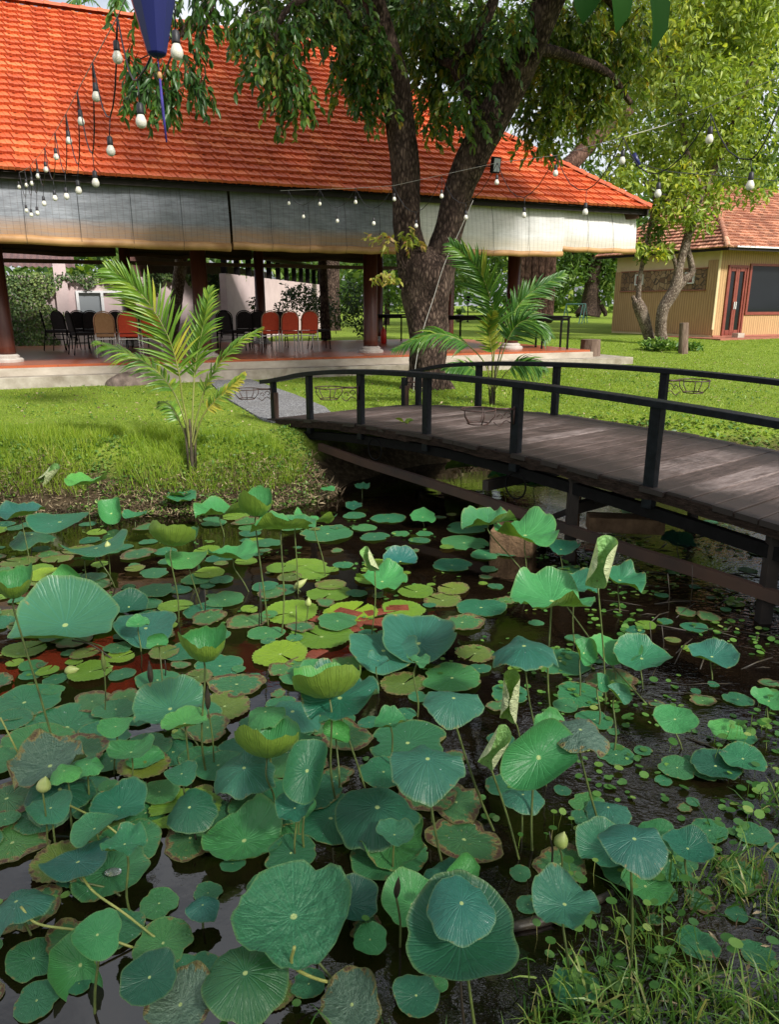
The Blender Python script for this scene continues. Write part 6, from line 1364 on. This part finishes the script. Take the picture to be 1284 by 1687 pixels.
scatter('bank_litter','dry stalks and dead leaves covering the pond bank',46000,(-8,2,6.9,9.6),.06,.16,'litter',lambda X,Y,d:(d>-.04)&(d<.50+.14*np.sin(X*3)),'litter',.05,.7)
scatter('bank_plants','small creeping green plants over the pond bank',38000,(-8,1,6.9,9.9),.04,.7,'cover',lambda X,Y,d:(d>.0)&(d<.95)&(np.sin(X*3.1)*np.cos(Y*4.3+X)>-.55),'ground cover',.05,.6)
scatter('pond_edge_plants','low round leaved plants along the far pond edge right of the bridge',16000,(2.0,13,8.3,11.5),.06,.8,'cover',lambda X,Y,d:(d>-.15)&(d<.8),'ground cover',.09,.4)
scatter('dark_bank_debris','dark roots and dead leaves on the bank beneath the bridge',7000,(-.9,3.8,7.6,10.2),.1,.2,'litter',lambda X,Y,d:(d>-.1)&(d<.7),'litter',.06,.8)
# near bank, bottom right
NEARL=lambda X,Y: (Y<3.6)
scatter('near_bank_litter','dark rotting leaves and stems on the near bank',5000,(-1.2,4.2,.9,4.2),.05,.2,'litter',lambda X,Y,d:(d>-.12)&(d<1.6)&(Y<4.0),'litter',.03,.5)
n=70000; X=rng.uniform(-.8,4.0,n);Y=rng.uniform(1.0,4.2,n); d=pond_sd(X,Y); cx=np.sin(X*6.1+Y*2)*np.cos(Y*7.3-X*1.5); k=(d>-.42+.0*X)&(d<1.0)&(cx>-.35)&((rng.random(n)<np.clip((d+.42)*1.8,0,1)*np.clip((X+.5)/1.1,.12,1))); X=X[k];Y=Y[k];n=len(X)
D=rng.normal(0,.45,(n,3)); D[:,2]=1; hk=rng.uniform(.12,.36,n)*np.clip(1.25-.2*Y,.6,1)*np.where(rng.random(n)<.12,1.6,1)
tag(leaves('marsh_grass',np.stack([X,Y,np.maximum(terr(X,Y),WZ-.02)],1),D,hk,rng.uniform(.003,.008,n),M['grassdark'],T=TG2,FF=FG2,rnd=rng.random(n)**1.3,droop=.45,roll=2),'long arching grass blades on the near bank at the bottom right','grass',kind='stuff')
# small round leaves: floating and on short stems
TD=[(0,0,0)]+[(math.cos(2*PI*i/9),math.sin(2*PI*i/9),.07) for i in range(9)]; TD=np.array(TD)*np.array([.5,.5,.5]); FD=[(0,i+1,(i+1)%9+1) for i in range(9)]
def discs(name,label,n,box,dens,zr,s):
    X=rng.uniform(box[0],box[1],n);Y=rng.uniform(box[2],box[3],n); k=dens(X,Y,pond_sd(X,Y)); X=X[k];Y=Y[k];n=len(X); z=np.maximum(terr(X,Y),WZ)+rng.random(n)**1.5*(zr[1]-zr[0])+zr[0]
    D=rng.normal(0,1,(n,3)); D[:,2]*=.12; sz=rng.uniform(s[0],s[1],n); up=rng.normal(0,.16,(n,3)); up[:,2]=1
    return tag(leaves(name,np.stack([X,Y,z],1),D,sz,sz,M['floater'],T=TD,FF=FD,up=up,roll=.05),label,'water plants',kind='stuff'),(X,Y,z)
cl=lambda X,Y,s1: np.sin(X*5.3*s1+np.sin(Y*4))*np.cos(Y*6.1*s1-X*2)
discs('small_floating_leaves','tiny round leaves floating on the dark water at the right side of the pond',5200,(.5,5.5,1.8,7.2),lambda X,Y,d:(d<-.02)&(cl(X,Y,1)>.05)&(X>.25*Y-.1+.25*np.sin(Y*3))&(X<.75*Y+1),(.004,.02),(.018,.05))
discs('small_floating_leaves','tiny round leaves floating among the large pads on the left',2600,(-5,1.6,1.6,7.2),lambda X,Y,d:(d<-.02)&(cl(X,Y,.8)>.45),(.004,.015),(.018,.04))
_,(X,Y,z)=discs('pennywort','small round pennywort leaves standing on thin stems near the bank at bottom right',2300,(-.3,3.6,1.3,4.2),lambda X,Y,d:(d>-.8)&(d<.9)&(cl(X,Y,.9)>.0)&(rng.random(len(X))<np.clip((X+.2)*.9,.15,1)),(.03,.17),(.022,.048))
D=np.zeros((len(X),3)); D[:,2]=-1; D+=rng.normal(0,.12,D.shape)
tag(leaves('pennywort_stems',np.stack([X,Y,z],1),D,np.maximum(.03,z-WZ),.003,M['grassdark'],T=TG,FF=FG,roll=2),'thin upright stems carrying the small round pennywort leaves','water plants',kind='stuff')
# twiggy debris in dark water at the right
b=MB(); r_=random.Random(12)
for i in range(150):
    X_=r_.uniform(1.2,4.2);Y_=r_.uniform(3.0,6.6)
    if X_<.28*Y_ or abs(X_)>.62*Y_+.8: continue
    a_=r_.uniform(-.9,.9)+.2; L_=r_.uniform(.08,.4); z_=WZ+.004; b.tube([Vector((X_,Y_,z_-.006)),Vector((X_+math.cos(a_)*L_*.5,Y_+math.sin(a_)*L_*.5,z_+r_.uniform(0,.02))),Vector((X_+math.cos(a_)*L_,Y_+math.sin(a_)*L_,z_-.006))],r_.uniform(.002,.006),4)
tag(b.build('floating_twigs',M['stemdark'],smooth=True),'tangle of dark dead stalks lying in the water at the right','twigs',kind='stuff')
b=MB(); b.tube(spline([onz(x,y,WZ+.01) for x,y in ((845,1528),(900,1515),(960,1495),(1010,1470))],14),[.016,.017,.018,.02,.019,.018,.02,.021,.02,.018,.017,.016,.014,.012,.01],10,.15); tag(b.build('sunken_log',M['stemdark'],smooth=True),'dark thin log half sunk in the water near the bottom right','log')
# distant bits
def swing():
    t=thing('swing_frame','pale teal metal swing frame far away across the lawn','swing',(11.0,45,tz(11,45))); inv=Matrix.Translation(-t.location)
    z0=tz(11.5,45); a=ony(934,501,45); c=ony(966,501,45); b=MB(); b.tube([a,c],.035,8); o=b.build('top_bar',M['teal'],t); o.matrix_parent_inverse=inv
    for p in (a,(a+c)/2+Vector((.4,0,0)),c):
        for s_ in (-.5,.5): b=MB(); b.tube([p,Vector((p.x+s_*.6,p.y+s_,z0-.05))],.028,6); o=b.build('leg',M['teal'],t); o.matrix_parent_inverse=inv
swing()
lp2=thing('garden_lantern','garden lantern on a slim black post seen between the trunk and the palm','lamp',tuple(G(771,531))); 
b=MB(); b.lathe([(.10,0),(.05,.06),(.035,.1),(.03,1.1)],(0,0,0),10); b.build('post',M['black'],lp2,smooth=True); b=MB(); b.lathe([(.06,1.1),(.11,1.2),(.11,1.45),(.15,1.47),(.02,1.62)],(0,0,0),8); b.build('lantern_head',M['black'],lp2)
def bigpot(px,py,label):
    t=thing('round_pot',label,'plant pot',tuple(G(px,py)),0,'grey pots with water plants across the garden'); b=MB(); b.lathe([(.14,0),(.26,.12),(.32,.28),(.30,.40),(.25,.46),(.22,.44),(.2,.36)],(0,0,0),20); b.build('pot',M['pot'],t,smooth=True)
    n=60; D=rdir(n)*.5+np.array([0,0,1]); leaves('plant',np.tile([0,0,.4],(n,1)),D,rng.uniform(.2,.5,n),.12,M['cover'],t)
bigpot(757,531,'grey pot under the garden lantern'); bigpot(905,532,'grey pot with a small plant on the lawn behind the right table')
# =============== STRING LIGHTS AND LANTERN ===============
bulbn=[0]
def bulb(parent,inv,p,top,s=1.0):
    """p: centre of bulb glass; hangs from top"""
    b=MB(); b.tube([top,p+Vector((0,0,.075*s))],.0028,5); 
    b.lathe([(.008*s,.075*s),(.016*s,.068*s),(.018*s,.03*s),(.0165*s,.022*s)],tuple(p),12); o=b.build('socket',M['cord'],parent,smooth=True); o.matrix_parent_inverse=inv
    b=MB(); b.lathe([(.014*s,.024*s),(.02*s,.012*s),(.0265*s,-.004*s),(.027*s,-.016*s),(.022*s,-.030*s),(.012*s,-.038*s),(.001*s,-.040*s)],tuple(p),14,False); g=b.build('bulb',M['bulb'],o,smooth=True); g.matrix_parent_inverse=Matrix.Identity(4)
def festoon(label,hooks,hb,sag,sb,dep,sc=1.0,line=True,lw=.004):
    H=[ony(x,y,dep(i*2)) for i,(x,y) in enumerate(hooks)]; t=thing('string_lights',label,'string lights',tuple(H[0])); inv=Matrix.Translation(-H[0])
    cpts=[];
    for i,h_ in enumerate(H):
        cpts.append(h_)
        if i<len(sag) and sag[i]:
            s_=ony(sag[i][0],sag[i][1],dep(i*2+1)); a=h_; nx2=H[i+1] if i+1<len(H) else s_+ (s_-a)
            for f in (.25,.5,.75): q=a.lerp(s_,f); q.z-= .25*(a.z-s_.z)*math.sin(PI*f); cpts.append(q)
            cpts.append(s_)
            if i+1<len(H):
                for f in (.25,.5,.75): q=s_.lerp(H[i+1],f); q.z-=.25*(H[i+1].z-s_.z)*math.sin(PI*f); cpts.append(q)
    b=MB(); b.tube(cpts,lw,6); o=b.build('cable',M['cord'],t,smooth=True); o.matrix_parent_inverse=inv
    for i,q in enumerate(hb):
        if q: bulb(t,inv,ony(q[0],q[1],dep(i*2)),H[i],sc)
    for i,q in enumerate(sb):
        if q and sag[i]: bulb(t,inv,ony(q[0],q[1],dep(i*2+1)),ony(sag[i][0],sag[i][1],dep(i*2+1)),sc)
    return H
H1=festoon('left string of white bulbs falling away in steep loops in front of the orange roof',
 [(285,-60),(193,28),(152,103),(127,151),(108,188),(90,219),(73,244),(59,262),(49,274),(40,280),(31,284)],
 [(291,82),(193,92),(158,157),(133,198),(113,230),(92,257),(75,278),(62,289),(52,301),(43,304),(31,307)],
 [(226,132),(181,193),(152,253),(129,271),(107,285),(87,296),(71,306),(60,318),(51,322),(42,325)],
 [(232,197),(182,246),(157,299),(129,312),(109,322),(90,325),(72,334),(61,350),(51,353),(43,346)],lambda i:3.0+ (i*.40),.84)
b=MB(); b.tube([ony(215,-20,3.5),H1[1]]+H1[2:],.0025,5); tag(b.build('support_wire',M['line']),'thin pale wire holding up the left string of bulbs','wire')
dR=lambda i: [12.3,11.9,11.5,11.1,10.8,10.4,10.2,10.0,9.6,9.0,8.4,7.7,7.0,6.4,5.9,5.4,5.0,4.6,4.4,4.2][min(i,19)]
H2=festoon('right string of white bulbs looping from the blinds past the tree to the right',
 [(475,314),(527,313),(586,310),(648,306),(728,291),(820,268),(917,256),(1028,226),(1172,187),(1290,160)],
 [(476,334),(527,335),(586,332),(650,327),(728,322),(819,299),(916,284),(1026,263),(1170,227),None],
 [(500,338),(556,342),(616,343),(686,350),(768,335),(865,325),(967,313),(1085,286),(1238,263)],
 [(500,356),(556,363),(616,367),(686,371),(768,357),(864,353),(965,348),(1085,317),(1237,303)],dR,.86,lw=.004)
b=MB(); b.tube([ony(462,314,12.4),H2[2],H2[3]]+H2[5:8]+[ony(1100,205,6.0),ony(1300,120,4.5)],.0022,5); tag(b.build('support_wire',M['line']),'thin pale wire stretched from the eave past the forked tree to the right','wire')
# connector
b=MB(); p=ony(1050,264,6.6); b.tube([p+Vector((-.03,0,.05)),p+Vector((.02,0,-.04))],.02,10); tag(b.build('cable_connector',M['blue'],smooth=True),'blue plastic connector on the right string of lights','connector')
# crossing thin cables
for i,(pts,lab) in enumerate((([(1040,262,7),(1100,282,7.5),(1200,290,8),(1300,300,9)],'thin dark cable crossing the yellow green crown towards the right'),([(850,195,12),(930,240,11),(1040,262,7)],'thin dark cable from the tree limb to the blue connector'))):
    b=MB(); b.tube(spline([ony(*q) for q in pts],12),.0035,5); tag(b.build('thin_cable',M['cord']),lab,'cable')
# lantern
LY=2.6; lc=ony(252,4,LY); kL=LY*cP/F
lan=thing('blue_lantern','dark blue tapered cloth lantern with a tassel hanging at the top left','lantern',tuple(lc)); lan.scale=(.86,.86,.95); 
b=MB(); n=6
prof=[(.013,-.158),(.030,-.150),(.035,-.145),(.082,.02),(.095,.08),(.085,.13),(.03,.17)]
b.lathe(prof,(0,0,0),10); b.build('lantern_body',M['blue'],lan,smooth=False)
b=MB(); b.tube([Vector((0,0,-.15)),Vector((.004,0,-.20))],.002,5); b.tube([Vector((.004,0,-.215)),Vector((.006,0,-.30)),Vector((.011,0,-.41))],[.004,.0055,.003],8); b.build('tassel',M['tassel'],lan,smooth=True)
b=MB(); b.lathe([(.001,-.222),(.008,-.216),(.009,-.208),(.006,-.200),(.001,-.198)],(.004,0,0),10,False); b.build('wooden_bead',M['roll'],lan,smooth=True)
b=MB(); b.tube([Vector((0,0,.16)),Vector((.02,0,.5))],.002,5); b.build('hanging_cord',M['cord'],lan)
